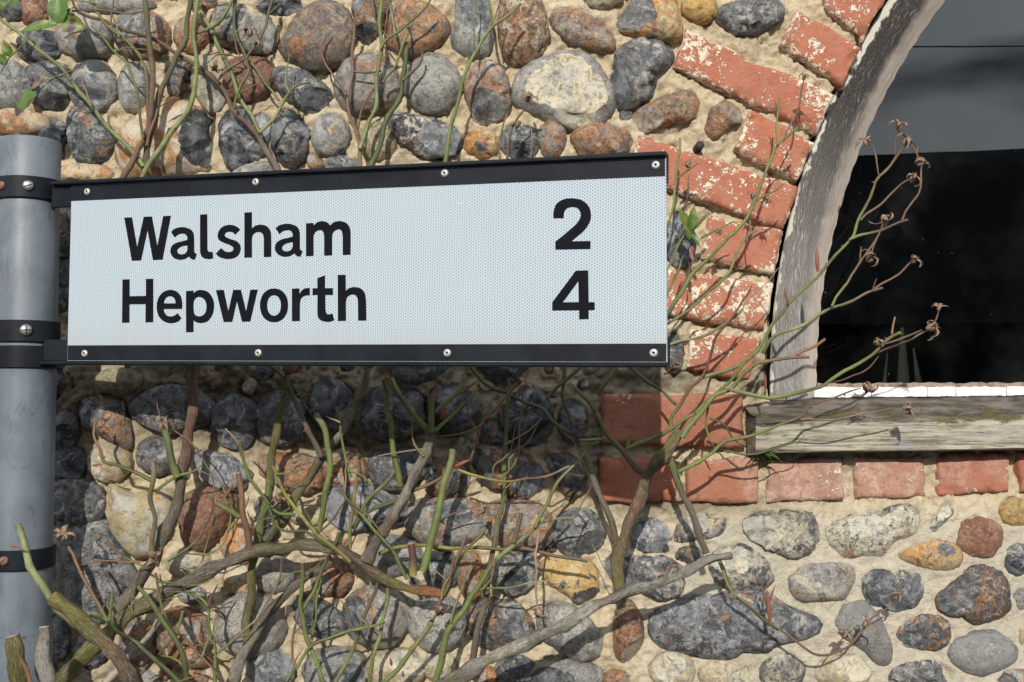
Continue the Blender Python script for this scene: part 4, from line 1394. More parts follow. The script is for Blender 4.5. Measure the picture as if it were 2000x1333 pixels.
def screw(parent, px, py, r, mat, slots, r_band=PR + 0.0045):
    """domed head lying on the band where the line of sight meets it"""
    d = ray(px, py)
    ox, oy = CAM.x - PX_, CAM.y - PY_
    a_, b_, c_ = d.x ** 2 + d.y ** 2, 2 * (ox * d.x + oy * d.y), ox * ox + oy * oy - r_band ** 2
    t_ = (-b_ - math.sqrt(max(b_ * b_ - 4 * a_ * c_, 0))) / (2 * a_)
    p = CAM + d * t_
    nn = Vector((p.x - PX_, p.y - PY_, 0)).normalized()
    M = nn.to_track_quat('Z', 'Y').to_matrix().to_4x4()
    n = 20
    vs, fs = [], []
    for (rr_, z) in ((r, -0.001), (r, r * .22), (r * .85, r * .42), (r * .5, r * .55)):
        for i in range(n):
            a = 2 * math.pi * i / n
            vs.append((rr_ * math.cos(a), rr_ * math.sin(a), z))
    vs.append((0, 0, r * .58))
    for k in range(3):
        for i in range(n):
            j = (i + 1) % n
            fs.append((k * n + i, k * n + j, (k + 1) * n + j, (k + 1) * n + i))
    for i in range(n):
        fs.append((3 * n + i, 3 * n + (i + 1) % n, 4 * n))
    nf0 = len(fs)
    for k, ang in enumerate(slots):
        ca_, sa_ = math.cos(ang), math.sin(ang)
        hw, hl = r * .085, r * .78
        b = len(vs)
        for (u, w_) in ((-hl, -hw), (hl, -hw), (hl, hw), (-hl, hw)):
            vs.append((u * ca_ - w_ * sa_, u * sa_ + w_ * ca_, r * (.585 + .015 * k)))
        fs.append((b, b + 1, b + 2, b + 3))
    me = mesh('screw', vs, fs)
    o = link('screw', me, [mat, M_HOLE], parent)
    for i, pl in enumerate(me.polygons):
        pl.material_index = 1 if i >= nf0 else 0
    M.translation = p
    o.matrix_parent_inverse = (parent.matrix_parent_inverse.inverted() @ Matrix.Identity(4)) if False else Matrix.Identity(4)
    o.matrix_basis = M
    return o


b1 = band(zat(386), zat(343))
screw(b1, 55, 363, 0.0075, M_SCREW, [0.35])
screw(b1, 3, 363, 0.0065, M_RUSTY, [])
b2 = band(zat(668), zat(625))
screw(b2, 51, 645, 0.0083, M_SCREW, [0.03, math.pi / 2 + .03])
b3 = band(zat(719), zat(675), PR + .0036)
b4 = band(zat(1117), zat(1076), PR + .0036)
screw(b4, 8, 1096, 0.0065, M_RUSTY, [0.8])

# --- sign: everything below is in the sign's own frame (x along, y depth with the viewer at -y, z up)
xl, xr = on_sign(135.5, 535)[0], on_sign(1301.5, 510)[0]
zT = (on_sign(140, 364)[1] + on_sign(1300, 309)[1]) / 2
zB = (on_sign(131.5, 704)[1] + on_sign(1302, 706)[1]) / 2
zbT = (on_sign(140, 393)[1] + on_sign(1300, 345)[1]) / 2          # lower edge of the black band above
zbB = (on_sign(131.5, 675)[1] + on_sign(1302, 671)[1]) / 2
# the panel is cut as a skewed sheet: its left edge leans a touch
TH = 0.003


def slab(name, quad, y0, y1):
    vs = [(x, y0, z) for x, z in quad] + [(x, y1, z) for x, z in quad]
    return mesh(name, vs, [(0, 1, 2, 3), (7, 6, 5, 4), (0, 4, 5, 1), (1, 5, 6, 2), (2, 6, 7, 3), (3, 7, 4, 0)], False)


pts_tl, pts_bl, pts_tr, pts_br = on_sign(140, 363), on_sign(131.5, 705), on_sign(1300.5, 308), on_sign(1303, 708)
panel = link('sign_panel', slab('sign_panel', [pts_bl, pts_br, pts_tr, pts_tl], 0.0, TH), M_SHEET, post_root)
panel.matrix_parent_inverse = INV
panel.matrix_basis = SIGN_M
q = [on_sign(138.5, 393, 0.0003), on_sign(1299, 344.5, 0.0003), (pts_tr[0] - .001, pts_tr[1] - .0006), (pts_tl[0] + .0006, pts_tl[1] - .0006)]
bd_t = link('border_band', slab('border_band', q, -0.0004, -0.00005), M_BLACK, panel)
q = [(pts_bl[0] + .0006, pts_bl[1] + .0006), (pts_br[0] - .001, pts_br[1] + .0006), on_sign(1301.5, 671.5, 0.0003), on_sign(132.5, 675, 0.0003)]
bd_b = link('border_band', slab('border_band', q, -0.0004, -0.00005), M_BLACK, panel)


def rail(name, x0, x1, za0, za1, lipz, top):
    """channel behind the panel edge with a rounded lip standing forward of it"""
    s = 1 if top else -1
    pr = [(TH + .0002, za0), (TH + .0002, za1 + s * .0008), (-.006, za1 + s * .0008), (-.0075, za1 + s * .0022), (-.0075, za1 + s * (lipz - .0015)), (-.006, za1 + s * lipz), (TH + .012, za1 + s * lipz), (TH + .012, za0)]
    vs, fs = [], []
    for x, k in ((x0, 0), (x1, 1)):
        for (y, z) in pr:
            vs.append((x, y, z + (dzl if k == 0 else dzr)))
    m = len(pr)
    for j in range(m):
        fs.append((j, (j + 1) % m, m + (j + 1) % m, m + j))
    fs += [tuple(range(m - 1, -1, -1)), tuple(range(m, 2 * m))]
    me = mesh(name, vs, fs, False)
    o = link(name, me, M_BLACK, post_root)
    o.matrix_parent_inverse = INV
    o.matrix_basis = SIGN_M
    return o


xpost = on_sign(100, 500)[0]
for top in (True, False):
    eL, eR = (pts_tl, pts_tr) if top else (pts_bl, pts_br)
    slope = (eR[1] - eL[1]) / (eR[0] - eL[0])
    z_at = lambda x: eL[1] + slope * (x - eL[0])
    xp = xpost - (.0 if top else .008)
    xe = eR[0] + .0006
    dzl, dzr = z_at(xp), z_at(xe)
    rail('top_rail' if top else 'bottom_rail', xp, xe, (-.028 if top else .03), 0.0, .0062 if top else .0058, top)
    # flat arm between rail and clamp
    z0_, z1_ = (z_at(xp) - .030, z_at(xp) + .002) if top else (z_at(xp) + .0005, z_at(xp) + .030)
    xq = xp - .016
    vs = []
    for (x, y) in ((xq, .016), (xp - .004, .001), (eL[0] + .01, TH + .0006)):
        for z in (z0_, z1_):
            vs += [(x, y, z), (x, y + .006, z)]
    fs = []
    for k in range(2):
        b = k * 4
        fs += [(b, b + 2, b + 6, b + 4), (b + 1, b + 5, b + 7, b + 3), (b, b + 4, b + 5, b + 1), (b + 2, b + 3, b + 7, b + 6)]
    fs += [(0, 1, 3, 2), (8, 10, 11, 9)]
    arm = link('arm', mesh('arm', vs, fs, False), M_BLACK, post_root)
    arm.matrix_parent_inverse = INV
    arm.matrix_basis = SIGN_M
    bevel(arm, .0012)


def rivet_mesh():
    n = 20
    vs, fs = [], []
    r = 0.0052
    ringp = [(r, 0.0), (r, -.0008), (r * .8, -.0020), (r * .45, -.0024), (r * .3, -.0023), (r * .24, -.0008)]
    for rr_, y in ringp:
        for i in range(n):
            a = 2 * math.pi * i / n
            vs.append((rr_ * math.cos(a), y, rr_ * math.sin(a)))
    for k in range(len(ringp) - 1):
        for i in range(n):
            j = (i + 1) % n
            fs.append((k * n + i, (k + 1) * n + i, (k + 1) * n + j, k * n + j))
    fs.append(tuple((len(ringp) - 1) * n + i for i in range(n)))
    me = mesh('rivet', vs, fs)
    me.materials.append(M_RIVET)
    me.materials.append(M_HOLE)
    me.polygons[len(me.polygons) - 1].material_index = 1
    return me


rm_ = rivet_mesh()
for px, py in ((171, 375), (500, 356), (869, 339), (1281, 323), (166, 691), (505, 690), (874, 690), (1277, 690)):
    u, w_ = on_sign(px, py)
    o = link('rivet', rm_, (), panel, (u, -0.0004, w_))

# ---- lettering, each letter its own cut-out
GL = {
    'W': '152,198 206,196 242,402 288,192 345,190 383,395 424,187 478,185 420,492 352,495 315,288 270,497 205,500',
    'a': '478,298 ~505,275 ~555,264 ~605,275 ~632,300 ~640,345 640,430 ~646,446 659,452 645,492 ~622,488 603,470 ~575,487 ~540,493 ~500,480 ~477,450 ~474,425 ~485,395 ~515,374 ~560,362 592,353 ~591,332 ~578,314 ~555,310 ~527,318 505,337/592,392 ~560,398 ~535,410 ~522,430 ~530,448 ~555,455 ~580,445 ~592,422',
    'l': '681,177 731,174 732,415 ~737,432 ~750,438 768,435 773,482 ~745,488 ~710,482 ~688,462 681,435',
    's': '962,283 ~935,260 ~890,248 ~845,258 ~815,285 ~803,325 ~815,355 ~850,375 ~890,390 ~912,408 ~908,428 ~885,438 ~855,433 828,410 790,450 ~820,475 ~870,487 ~920,480 ~952,455 ~965,415 ~955,380 ~925,358 ~880,343 ~855,328 ~858,308 ~880,297 ~910,302 926,318',
    'h': '990,163 1043,160 1043,272 ~1070,253 ~1105,247 ~1145,258 ~1170,288 ~1177,330 1177,472 1126,474 1126,345 ~1119,314 ~1095,299 ~1065,305 ~1048,325 1043,350 1043,476 990,478',
    'm': '1420,238 1472,235 1472,252 ~1500,230 ~1530,222 ~1565,230 1590,252 ~1615,230 ~1655,222 ~1695,232 ~1722,262 ~1731,310 1731,457 1676,460 1676,325 ~1668,291 ~1648,280 ~1622,290 ~1606,310 1602,335 1602,462 1547,464 1547,330 ~1540,298 ~1520,285 ~1495,293 ~1478,312 1473,338 1473,466 1420,468',
    'H': '140,630 190,628 190,746 303,744 303,626 355,624 354,928 300,929 301,802 189,803 188,931 136,932',
    'e': '556,835 428,836 ~433,860 ~451,882 ~478,887 ~505,880 523,864 552,900 ~525,925 ~475,935 ~425,920 ~390,880 ~378,820 ~388,765 ~420,720 ~468,702 ~515,712 ~545,745 ~557,795/430,796 510,796 ~505,768 ~490,752 ~468,747 ~445,757 ~433,778',
    'p': '583,710 634,707 635,724 ~660,707 ~695,703 ~740,720 ~770,765 ~779,815 ~768,875 ~735,920 ~690,934 ~655,928 636,915 636,997 583,998/~636,800 ~645,768 ~665,753 ~690,755 ~715,775 ~726,815 ~718,860 ~695,882 ~668,886 ~645,875 ~637,845',
    'w': '792,704 846,702 878,850 912,702 966,701 1002,850 1032,701 1084,700 1032,923 974,925 938,782 906,926 846,927',
    'r': '1322,693 1374,691 1375,728 ~1395,702 ~1420,690 1447,689 1447,740 ~1415,743 ~1390,758 ~1379,790 1377,830 1377,920 1322,921',
    't': '1499,620 1553,600 1553,690 1608,690 1608,738 1555,738 1556,845 ~1563,867 ~1580,873 1606,868 1617,915 ~1585,925 ~1545,923 ~1512,905 ~1500,868 1500,738 1465,739 1466,691 1499,690',
    'g': '1641,598 1697,596 1698,707 ~1725,688 ~1760,682 ~1800,692 ~1828,722 ~1838,770 1841,916 1784,917 1782,785 ~1775,751 ~1752,735 ~1722,742 ~1704,762 1698,795 1699,918 1643,920',
    '2': '120,435 ~122,395 ~140,350 ~180,325 ~230,319 ~285,330 ~325,365 ~339,415 ~330,460 ~300,505 ~262,538 228,568 336,566 336,613 132,617 132,570 ~200,515 ~250,470 ~275,435 ~278,405 ~262,378 ~232,370 ~200,378 ~184,400 180,435',
    '4': '250,738 322,736 325,920 360,920 361,966 325,967 325,1018 270,1020 270,968 114,969 114,922/265,800 268,920 176,921',
}


def outline(txt, fn):
    P = []
    for s in txt.split():
        sm = s.startswith('~')
        x, y = (float(c) for c in s.lstrip('~').split(','))
        P.append((x, y, sm))
    n, out = len(P), []
    for i in range(n):
        p0, p1, p2, p3 = P[i - 1], P[i], P[(i + 1) % n], P[(i + 2) % n]
        out.append(fn(p1[0], p1[1]))
        if not (p1[2] or p2[2]):
            continue
        t1 = ((p2[0] - p0[0]) / 2, (p2[1] - p0[1]) / 2) if p1[2] else (p2[0] - p1[0], p2[1] - p1[1])
        t2 = ((p3[0] - p1[0]) / 2, (p3[1] - p1[1]) / 2) if p2[2] else (p2[0] - p1[0], p2[1] - p1[1])
        for k in range(1, 5):
            s = k / 5
            a, b, c, d = 2 * s ** 3 - 3 * s ** 2 + 1, s ** 3 - 2 * s ** 2 + s, -2 * s ** 3 + 3 * s ** 2, s ** 3 - s ** 2
            out.append(fn(a * p1[0] + b * t1[0] + c * p2[0] + d * t2[0], a * p1[1] + b * t1[1] + c * p2[1] + d * t2[1]))
    return out


def letter(name, loops):
    loops = [[on_sign(x, y, 0.0003) for x, y in lp] for lp in loops]
    flat = [p for lp in loops for p in lp]
    cx = sum(p[0] for p in flat) / len(flat)
    cz = sum(p[1] for p in flat) / len(flat)
    tri = tessellate_polygon([[Vector((x, z, 0)) for x, z in lp] for lp in loops])
    N = len(flat)
    vs = [(x - cx, 0, z - cz) for x, z in flat] + [(x - cx, 0.00025, z - cz) for x, z in flat]
    fs = []
    for a, b, c in tri:
        p, q, r = flat[a], flat[b], flat[c]
        area = (q[0] - p[0]) * (r[1] - p[1]) - (q[1] - p[1]) * (r[0] - p[0])
        fs.append((a, b, c) if area > 0 else (a, c, b))
    o_ = 0
    for lp in loops:
        m = len(lp)
        for i in range(m):
            j = (i + 1) % m
            fs.append((o_ + i, o_ + j, N + o_ + j, N + o_ + i))
        o_ += m
    me = mesh(name, vs, fs, False)
    return link(name, me, M_LETTER, panel, (cx, -0.0003, cz))


cropA = lambda x, y: (200 + x * .28, 370 + y * .28)
cropB = lambda x, y: (1040 + x / 2.963, 280 + y / 2.963)
a2 = lambda x, y: cropA(1203 + (x - 474) * 1.049, 240 + (y - 264) * 1.013)
for ch in 'Walshm':
    letter('letter', [outline(t_, cropA) for t_ in GL[ch].split('/')])
letter('letter', [outline(t_, a2) for t_ in GL['a'].split('/')])
for ch in 'Hepwrtg':
    letter('letter', [outline(t_, cropA) for t_ in GL[ch].split('/')])
ell = lambda cx, cy, rx, ry: [cropA(cx + rx * math.copysign(abs(math.cos(2 * math.pi * i / 48)) ** .93, math.cos(2 * math.pi * i / 48)), cy + ry * math.copysign(abs(math.sin(2 * math.pi * i / 48)) ** .93, math.sin(2 * math.pi * i / 48))) for i in range(48)]
letter('letter', [ell(1197, 810, 98, 118), ell(1197, 811, 48, 71)])
for ch in '24':
    letter('numeral', [outline(t_, cropB) for t_ in GL[ch].split('/')])

# ------------------------------------------------------------------ the climbing rose
rose = thing('rose_bush', 'bare pruned climbing rose with thorny green canes and dried seed heads', 'rose bush', (at(200, 1333).x, -0.09, 0))
RINV = Matrix.Translation((-at(200, 1333).x, 0.09, 0))
COL = {'g': (.125, .165, .045), 'd': (.065, .09, .03), 'b': (.13, .075, .05), 'r': (.155, .085, .06), 'k': (.12, .10, .08), 's': (.30, .285, .25),
       'm': (.12, .115, .03), 'y': (.24, .215, .05), 'p': (.27, .185, .13), 'u': (.20, .10, .055), 'l': (.20, .235, .10), 'v': (.10, .04, .035), 'w': (.42, .35, .27), 'o': (.40, .11, .04)}
# width start, width end (px), colours along it, depth offset (cm), cut end (c) or not, gnarl 0-9 : points
STEMS = """
12 13 dbr 1 - 2: 275,-30 290,52 293,105 299,157 296,210 281,272 243,342 225,385
11 14 db 0 - 2: 376,-30 366,38 365,75 343,112 327,150 311,190 304,225 294,260 287,300 281,343 278,390
9 12 gl 2 - 0: 386,-30 380,60 381,100 384,140 382,165 375,197 352,238 315,287 290,320 270,370
6 14 bbbk -1 - 3: 128,-30 150,20 196,38 217,49 297,77 336,98 378,126 424,158 448,200 466,228 504,266 540,330 560,380
5 4 b -1 - 0: 150,22 130,22 95,28
7 10 lgl 1 - 0: -40,2 0,35 45,73 95,112 133,150 175,203 200,238 238,273 259,298 280,325
7 7 gb 0 - 0: 160,-30 196,32 217,56 255,90 280,120 287,165 290,217 287,273
5 6 gd 2 - 0: 179,51 200,73 228,105 252,133 266,175 273,224 280,270
3 3 b 2 - 0: 200,73 196,60 199,45
9 9 lgl 0 - 0: 345,-40 385,21 413,60 434,105 452,147 472,196 497,238 508,260
8 7 g 1 - 0: 460,-25 452,0 438,32 413,52 375,70
8 6 d 0 - 0: 458,-25 458,42 467,80 480,112
6 6 db 1 - 0: 458,212 469,168 485,140 483,115 500,84 518,52 525,28 540,-20
4 4 d 1 - 0: 525,28 553,5
6 6 db 0 - 0: 424,158 451,133 483,112
6 6 g 0 - 0: 486,119 518,161 544,196
8 4 lgb 1 c 0: 508,259 535,235 550,203 574,172 605,161
3 2 b 1 - 0: 472,116 445,105 420,108 416,126
4 3 b 0 - 0: 224,-20 217,38 238,84 276,105
4 3 b 1 - 0: 311,210 350,185
7 7 rb 1 - 0: 287,285 298,245 308,214
4 3 g 2 - 0: 0,145 20,113 52,80 60,63
3 3 b 2 - 0: 60,165 95,150 133,150
7 9 rrm 0 - 0: 692,45 688,98 690,140 678,189 688,238 697,259 704,320 706,370
3 6 r 0 - 0: 647,60 626,91 640,130 676,186
5 5 r 1 - 0: 690,140 720,143 744,138
4 5 rb 1 - 0: 744,140 734,165 713,200 699,252
3 3 r 0 - 0: 692,45 697,20
8 9 ggl 1 - 0: 746,-30 742,52 744,91 737,147 734,203 716,252 703,290
4 6 g 1 - 0: 845,-10 837,5 793,52 755,77 744,95
4 6 g 0 - 0: 790,21 795,66 772,126 748,161
10 12 dd 0 - 1: 793,84 788,147 783,185 758,228 744,276 727,320 715,370
4 8 bd 0 c 0: 825,101 818,126 788,157
6 10 lgg 1 - 0: 1016,7 986,35 961,56 930,98 912,140 895,192 881,252 869,312 864,370
4 4 g 1 - 0: 928,-30 925,95
6 6 g 1 - 0: 950,-30 953,0 963,50
3 3 r 1 - 0: 980,-20 968,35
4 4 r 0 - 0: 722,-30 733,35 765,84
3 3 r 1 - 0: 762,-30 755,45
4 5 pl 0 - 0: 990,225 979,252 976,308 975,340
4 6 bd 1 - 0: 1032,200 1007,238 995,276 990,308 985,345
3 3 p 0 - 0: 1038,252 1036,320
3 3 g 0 - 0: 1050,290 1035,320
24 24 mbm 3 c 7: 1210,1150 1208,1085 1238,1005 1262,935 1300,885 1330,843
13 9 kmm 2 - 4: 1254,925 1210,876 1175,830 1150,785 1122,758
7 5 l 2 - 0: 1182,857 1160,858 1133,860
6 4 g 2 - 0: 1170,865 1133,870
8 8 gm 2 c 0: 1224,882 1231,850
9 10 dg 1 - 0: 1168,771 1190,740 1212,700
9 5 ggggb 4 - 1: 1228,876 1270,858 1320,832 1374,793 1410,760 1458,706 1485,675 1513,630 1541,594 1594,542 1657,472 1678,430 1713,353 1730,332 1769,283
12 6 lgggru 5 c 0: 1333,855 1359,817 1392,778 1428,757 1470,715 1489,706 1541,700 1580,698
7 6 u 5 c 0: 1555,694 1585,680 1611,663
9 6 lggm 5 - 1: 1422,760 1457,771 1510,776 1552,771 1601,755 1625,741 1667,717 1702,692 1734,664 1758,650
5 4 u 5 c 0: 1742,652 1748,620
5 4 b 5 - 0: 1706,692 1748,678 1793,655 1815,645
4 4 b 6 - 0: 1730,672 1765,662 1800,645
4 3 b 6 - 0: 1822,636 1830,622 1834,605
3 4 v 5 - 0: 1716,696 1685,727 1650,741 1620,748
8 5 dlgb 4 - 0: 1490,690 1517,654 1573,633 1625,601 1667,587 1702,570 1723,563
5 4 b 4 - 0: 1706,566 1741,545 1775,517 1783,508
3 3 b 4 - 0: 1704,568 1712,545
6 4 gbb 5 - 0: 1625,598 1653,552 1681,514 1706,475 1723,444
4 4 r 5 - 0: 1680,515 1682,483
6 5 gb 4 c 0: 1660,468 1713,451 1772,430
5 4 b 4 - 0: 1762,430 1779,399 1797,367 1800,322
4 3 b 4 - 0: 1800,322 1790,295 1775,278
4 4 b 4 - 0: 1716,343 1713,310 1703,283
5 4 b 4 - 0: 1681,430 1723,395 1765,357 1780,350
4 4 b 4 - 0: 1748,303 1752,270 1756,248
3 3 b 5 - 0: 1700,505 1712,470 1726,430
10 5 dgggg 3 - 0: 1285,650 1302,620 1342,552 1384,503 1440,448 1475,395 1489,350 1506,315 1519,283 1559,250
5 4 g 3 c 0: 1519,283 1518,240 1522,192
3 3 d 3 - 0: 1518,215 1515,198
4 4 b 3 - 0: 1531,276 1548,235 1559,210 1570,158
5 4 g 3 - 0: 1475,395 1505,378 1534,356
6 5 lgl 2 - 0: 1290,645 1335,612 1387,570 1422,532 1440,493 1461,461 1478,451
3 3 p 1 - 0: 1471,465 1464,415 1475,375
6 6 lg 2 - 0: 1300,676 1370,657 1422,630 1450,605
8 4 gvvv 3 - 0: 1310,840 1316,810 1345,766 1370,738 1384,703 1401,657 1430,619 1458,580 1468,560
3 2 p 3 - 0: 1454,598 1490,560 1524,521
9 7 lg 3 - 0: 1370,738 1415,727 1454,706 1485,678
7 7 d 2 - 0: 1215,705 1227,718 1275,751 1320,790
13 15 gkk 3 - 4: 1308,895 1320,937 1332,961 1350,1000 1380,1080
9 3 gggbb 5 - 0: 1326,922 1365,904 1410,868 1455,853 1500,840 1555,818 1590,790 1640,772 1681,759
4 3 pb 5 - 0: 1557,820 1615,820 1678,811 1758,794
5 4 g 2 - 0: 1384,790 1377,832 1394,871
5 3 d 2 - 0: 1387,818 1415,832 1440,864 1464,878
5 2 dg 3 - 0: 1404,880 1454,888 1510,878 1559,864 1571,850
5 5 lg 1 - 0: 1328,270 1321,350 1310,420 1302,450
5 3 m 1 - 0: 1321,350 1342,335 1366,318
3 3 b 1 - 0: 1345,343 1335,430 1322,480
5 4 d 1 - 0: 1300,460 1312,420 1325,378
4 4 lg 1 - 0: 1300,560 1307,517 1335,465 1363,430
5 4 g 1 - 0: 1296,600 1303,580 1335,500
4 3 v 2 - 0: 1306,630 1325,570 1346,530 1345,512
5 4 g 1 - 0: 1370,465 1405,447 1433,433
34 17 mmmkkkkbmo 4 c 8: 110,1350 150,1293 196,1251 245,1209 297,1174 350,1143 420,1111 483,1083 560,1069 630,1067 695,1092 748,1130 807,1150 868,1163
13 15 llg 15 c 1: 35,1025 60,1105 98,1170 130,1205 150,1222
27 28 ymbk 18 c 8: 100,1168 157,1209 200,1251 238,1300 270,1350
22 26 ss 19 c 8: 88,1225 85,1275 95,1345
28 30 mm 20 c 7: 25,1243 32,1290 40,1345
8 8 u 22 c 1: 38,1285 55,1320 62,1345
10 14 sw 6 - 3: 312,1213 262,1272 195,1345
19 26 rrrkkkk 2 - 6: 378,690 380,735 378,785 369,848 360,897 353,946 343,995 325,1037 308,1072 297,1100 266,1142 241,1181 215,1222
15 16 gdg 3 c 1: 322,840 332,886 347,932
5 9 pbdm 3 c 0: 186,818 182,848 196,876 203,904 238,911 297,940
10 10 pmkm 4 c 3: 298,900 299,939 294,977 301,1012 297,1058 300,1090
7 4 gg 4 - 0: 303,960 350,930 375,922 396,908
3 4 rg 4 - 0: 340,841 378,872 402,904 415,942 418,995 413,1040 392,1100
15 20 mmgmk 1 - 5: 560,735 556,775 546,813 535,869 528,925 518,995 504,1051 493,1100 490,1163 483,1216 484,1260
12 21 gskmk 2 - 6: 718,720 707,765 672,834 630,893 595,946 560,1002 520,1055
15 25 kks 1 - 7: 650,1098 630,1111 577,1142 525,1198 490,1254 445,1345
17 26 kskk 4 - 6: 842,851 825,897 797,953 769,1009 744,1044 716,1095
13 13 gm 4 c 1: 843,845 843,776
13 11 mgl 4 c 0: 840,842 811,812 783,780 764,740
11 13 lg 4 c 0: 852,806 890,770 909,735
9 7 ggl 5 c 0: 850,842 888,810 930,762
11 14 lggm 3 c 0: 750,742 758,802 769,876 782,950
5 4 u 3 - 0: 766,760 758,748 753,742
14 17 lggg 5 c 0: 884,878 874,925 857,988 846,1047 826,1115
9 7 mymbk 3 c 0: 741,1083 790,1066 860,1069 947,1072 1017,1073 1087,1085 1147,1097
15 17 vvy 6 c 0: 803,1063 807,1124
5 9 lgm 5 - 0: 1142,884 1105,925 1084,953 1063,992 1045,1030
8 15 lggg 5 - 1: 1052,1018 1045,1030 1000,1069 955,1111 930,1153 895,1205 874,1240 860,1293 848,1345
8 14 dgkk 1 - 4: 993,740 993,778 986,855 986,936 982,978 968,1041 961,1083 951,1153 937,1216 926,1268 915,1310
4 5 bbg 5 - 0: 1021,760 1019,780 1017,820 1012,876 1003,911 982,932
5 7 uuv 5 - 0: 1036,715 1028,729 1000,764 947,820 930,862 920,897
5 5 u 5 - 0: 930,841 916,813 914,785
6 5 yyvp 5 - 0: 895,918 930,932 979,939 1028,937 1070,928 1112,911
4 4 m 5 - 0: 978,936 965,925 970,905 1005,890
29 15 kssssss 8 - 9: 850,1345 930,1303 1000,1268 1066,1237 1140,1198 1210,1163 1280,1139 1345,1118 1385,1093 1428,1085
12 14 gkkb 2 - 4: 1138,880 1157,932 1182,988 1196,1030 1210,1080
10 11 lg 5 c 0: 846,1205 825,1244 790,1290 740,1345
7 8 pbr 6 - 0: 909,1045 895,1083 874,1143 856,1185
6 5 gd 5 - 0: 942,1043 908,1078 870,1165
8 9 lg 3 - 0: 757,1150 750,1205 734,1268 718,1345
8 9 dgl 4 - 0: 737,1140 706,1223 680,1285 650,1345
8 13 gdd 7 c 0: 269,1146 297,1181 336,1237 357,1286 368,1345
6 6 g 7 c 0: 357,1195 343,1244
5 6 rg 7 - 0: 304,1120 311,1170 338,1238
6 10 rugdd 8 - 0: 133,1069 168,1135 210,1212 266,1258 315,1297 360,1345
6 6 g 8 c 0: 220,1153 213,1212
6 6 g 8 c 0: 176,1202 210,1214
3 4 u 6 - 0: 154,1104 215,1097 280,1098
3 6 bvgd 5 - 0: 395,960 413,980 410,1010 395,1040 367,1072 329,1096
4 4 lg 4 - 0: 434,950 450,995 444,1047 409,1082 364,1082
11 15 uurb 4 c 0: 465,925 472,974 479,1023 490,1078
12 13 gm 4 c 0: 424,984 468,1010
7 8 dgd 5 c 0: 469,862 471,890 490,935 518,977 546,1002 576,1006
7 9 yym 6 - 0: 532,911 546,942 577,995 609,1033 647,1065 684,1098
5 7 ddg 6 - 0: 525,985 530,1010 546,1033 595,1040 630,1058 684,1098
12 13 lgg 5 c 0: 616,810 637,848 644,904 637,960 623,1035
9 12 dkk 3 - 3: 565,760 574,785 602,838 627,892
5 6 lgg 5 - 0: 655,795 665,830 672,890 686,932
7 7 uyg 5 c 0: 700,901 694,964 687,1004 684,1072
6 8 rgdg 6 - 0: 661,948 681,984 711,1010 737,1041 765,1076 783,1107 795,1132
8 9 gm 4 - 0: 769,925 720,977 690,1032
8 7 dmb 3 - 0: 716,1002 772,977 830,950 868,930
9 10 dgg 5 c 0: 591,1100 588,1188 602,1251 632,1335
8 8 mg 5 - 0: 662,1041 644,1083 616,1146 592,1192
4 5 g 5 - 0: 627,1120 611,1240
4 5 rpg 4 - 0: 550,1090 539,1150 490,1220 455,1251 424,1276
5 8 gg 5 - 0: 371,1157 406,1185 410,1230 420,1276 420,1345
4 6 vr 5 - 0: 425,1142 413,1165 406,1185
6 7 g 6 - 0: 750,1215 700,1230 616,1258 560,1330
4 5 u 4 - 0: 585,1190 575,1230 571,1293
5 5 p 4 - 0: 1051,1015 1049,1060 1046,1118 1049,1183
5 4 gl 5 - 0: 930,1153 1000,1146 1070,1134
5 4 gl 5 - 0: 1052,1024 1090,1015 1126,1010
9 9 vm 5 c 0: 1018,1003 1003,1060
5 5 l 5 - 0: 911,1122 890,1180 881,1215
4 3 r 3 - 0: 860,1020 890,1002 930,989
9 8 dd 0 - 0: 900,700 951,750 1000,775 1052,796 1084,827 1112,845
8 8 dd -1 - 0: 1150,700 1070,775
9 7 dd -2 - 0: 1101,700 1101,778 1119,834
6 6 d -1 - 0: 500,700 560,740 600,800
5 5 lmbb 3 - 0: 1404,1098 1422,1142 1454,1178 1496,1212 1545,1247 1601,1279 1650,1268 1682,1233
9 7 km 3 - 0: 1405,1095 1425,1146
8 7 kg 3 - 0: 1440,1168 1500,1215 1520,1230
3 3 b 3 - 0: 1618,1283 1632,1262 1648,1246
4 3 b 3 - 0: 1682,1233 1705,1208 1748,1177
7 5 b 3 - 0: 268,1330 300,1290 336,1250
4 5 r 5 - 0: 340,1235 375,1260 430,1325
5 5 r 4 - 0: 357,1260 395,1275 425,1300
"""


def catmull(P, step):
    out = []
    n = len(P)
    for i in range(n - 1):
        p0 = P[i - 1] if i else P[0] * 2 - P[1]
        p1, p2 = P[i], P[i + 1]
        p3 = P[i + 2] if i + 2 < n else P[-1] * 2 - P[-2]
        k = max(2, int((p2 - p1).length / step))
        for j in range(k):
            s = j / k
            out.append(0.5 * ((2 * p1) + (p2 - p0) * s + (2 * p0 - 5 * p1 + 4 * p2 - p3) * s * s + (3 * p1 - p0 - 3 * p2 + p3) * s ** 3))
    out.append(P[-1].copy())
    return out


def depth_field(x, y):
    d = 0.062 + 0.022 * math.sin(x * 0.006 + 1.3) * math.cos(y * 0.005)
    if x > 1290:
        d += 0.012
    return d


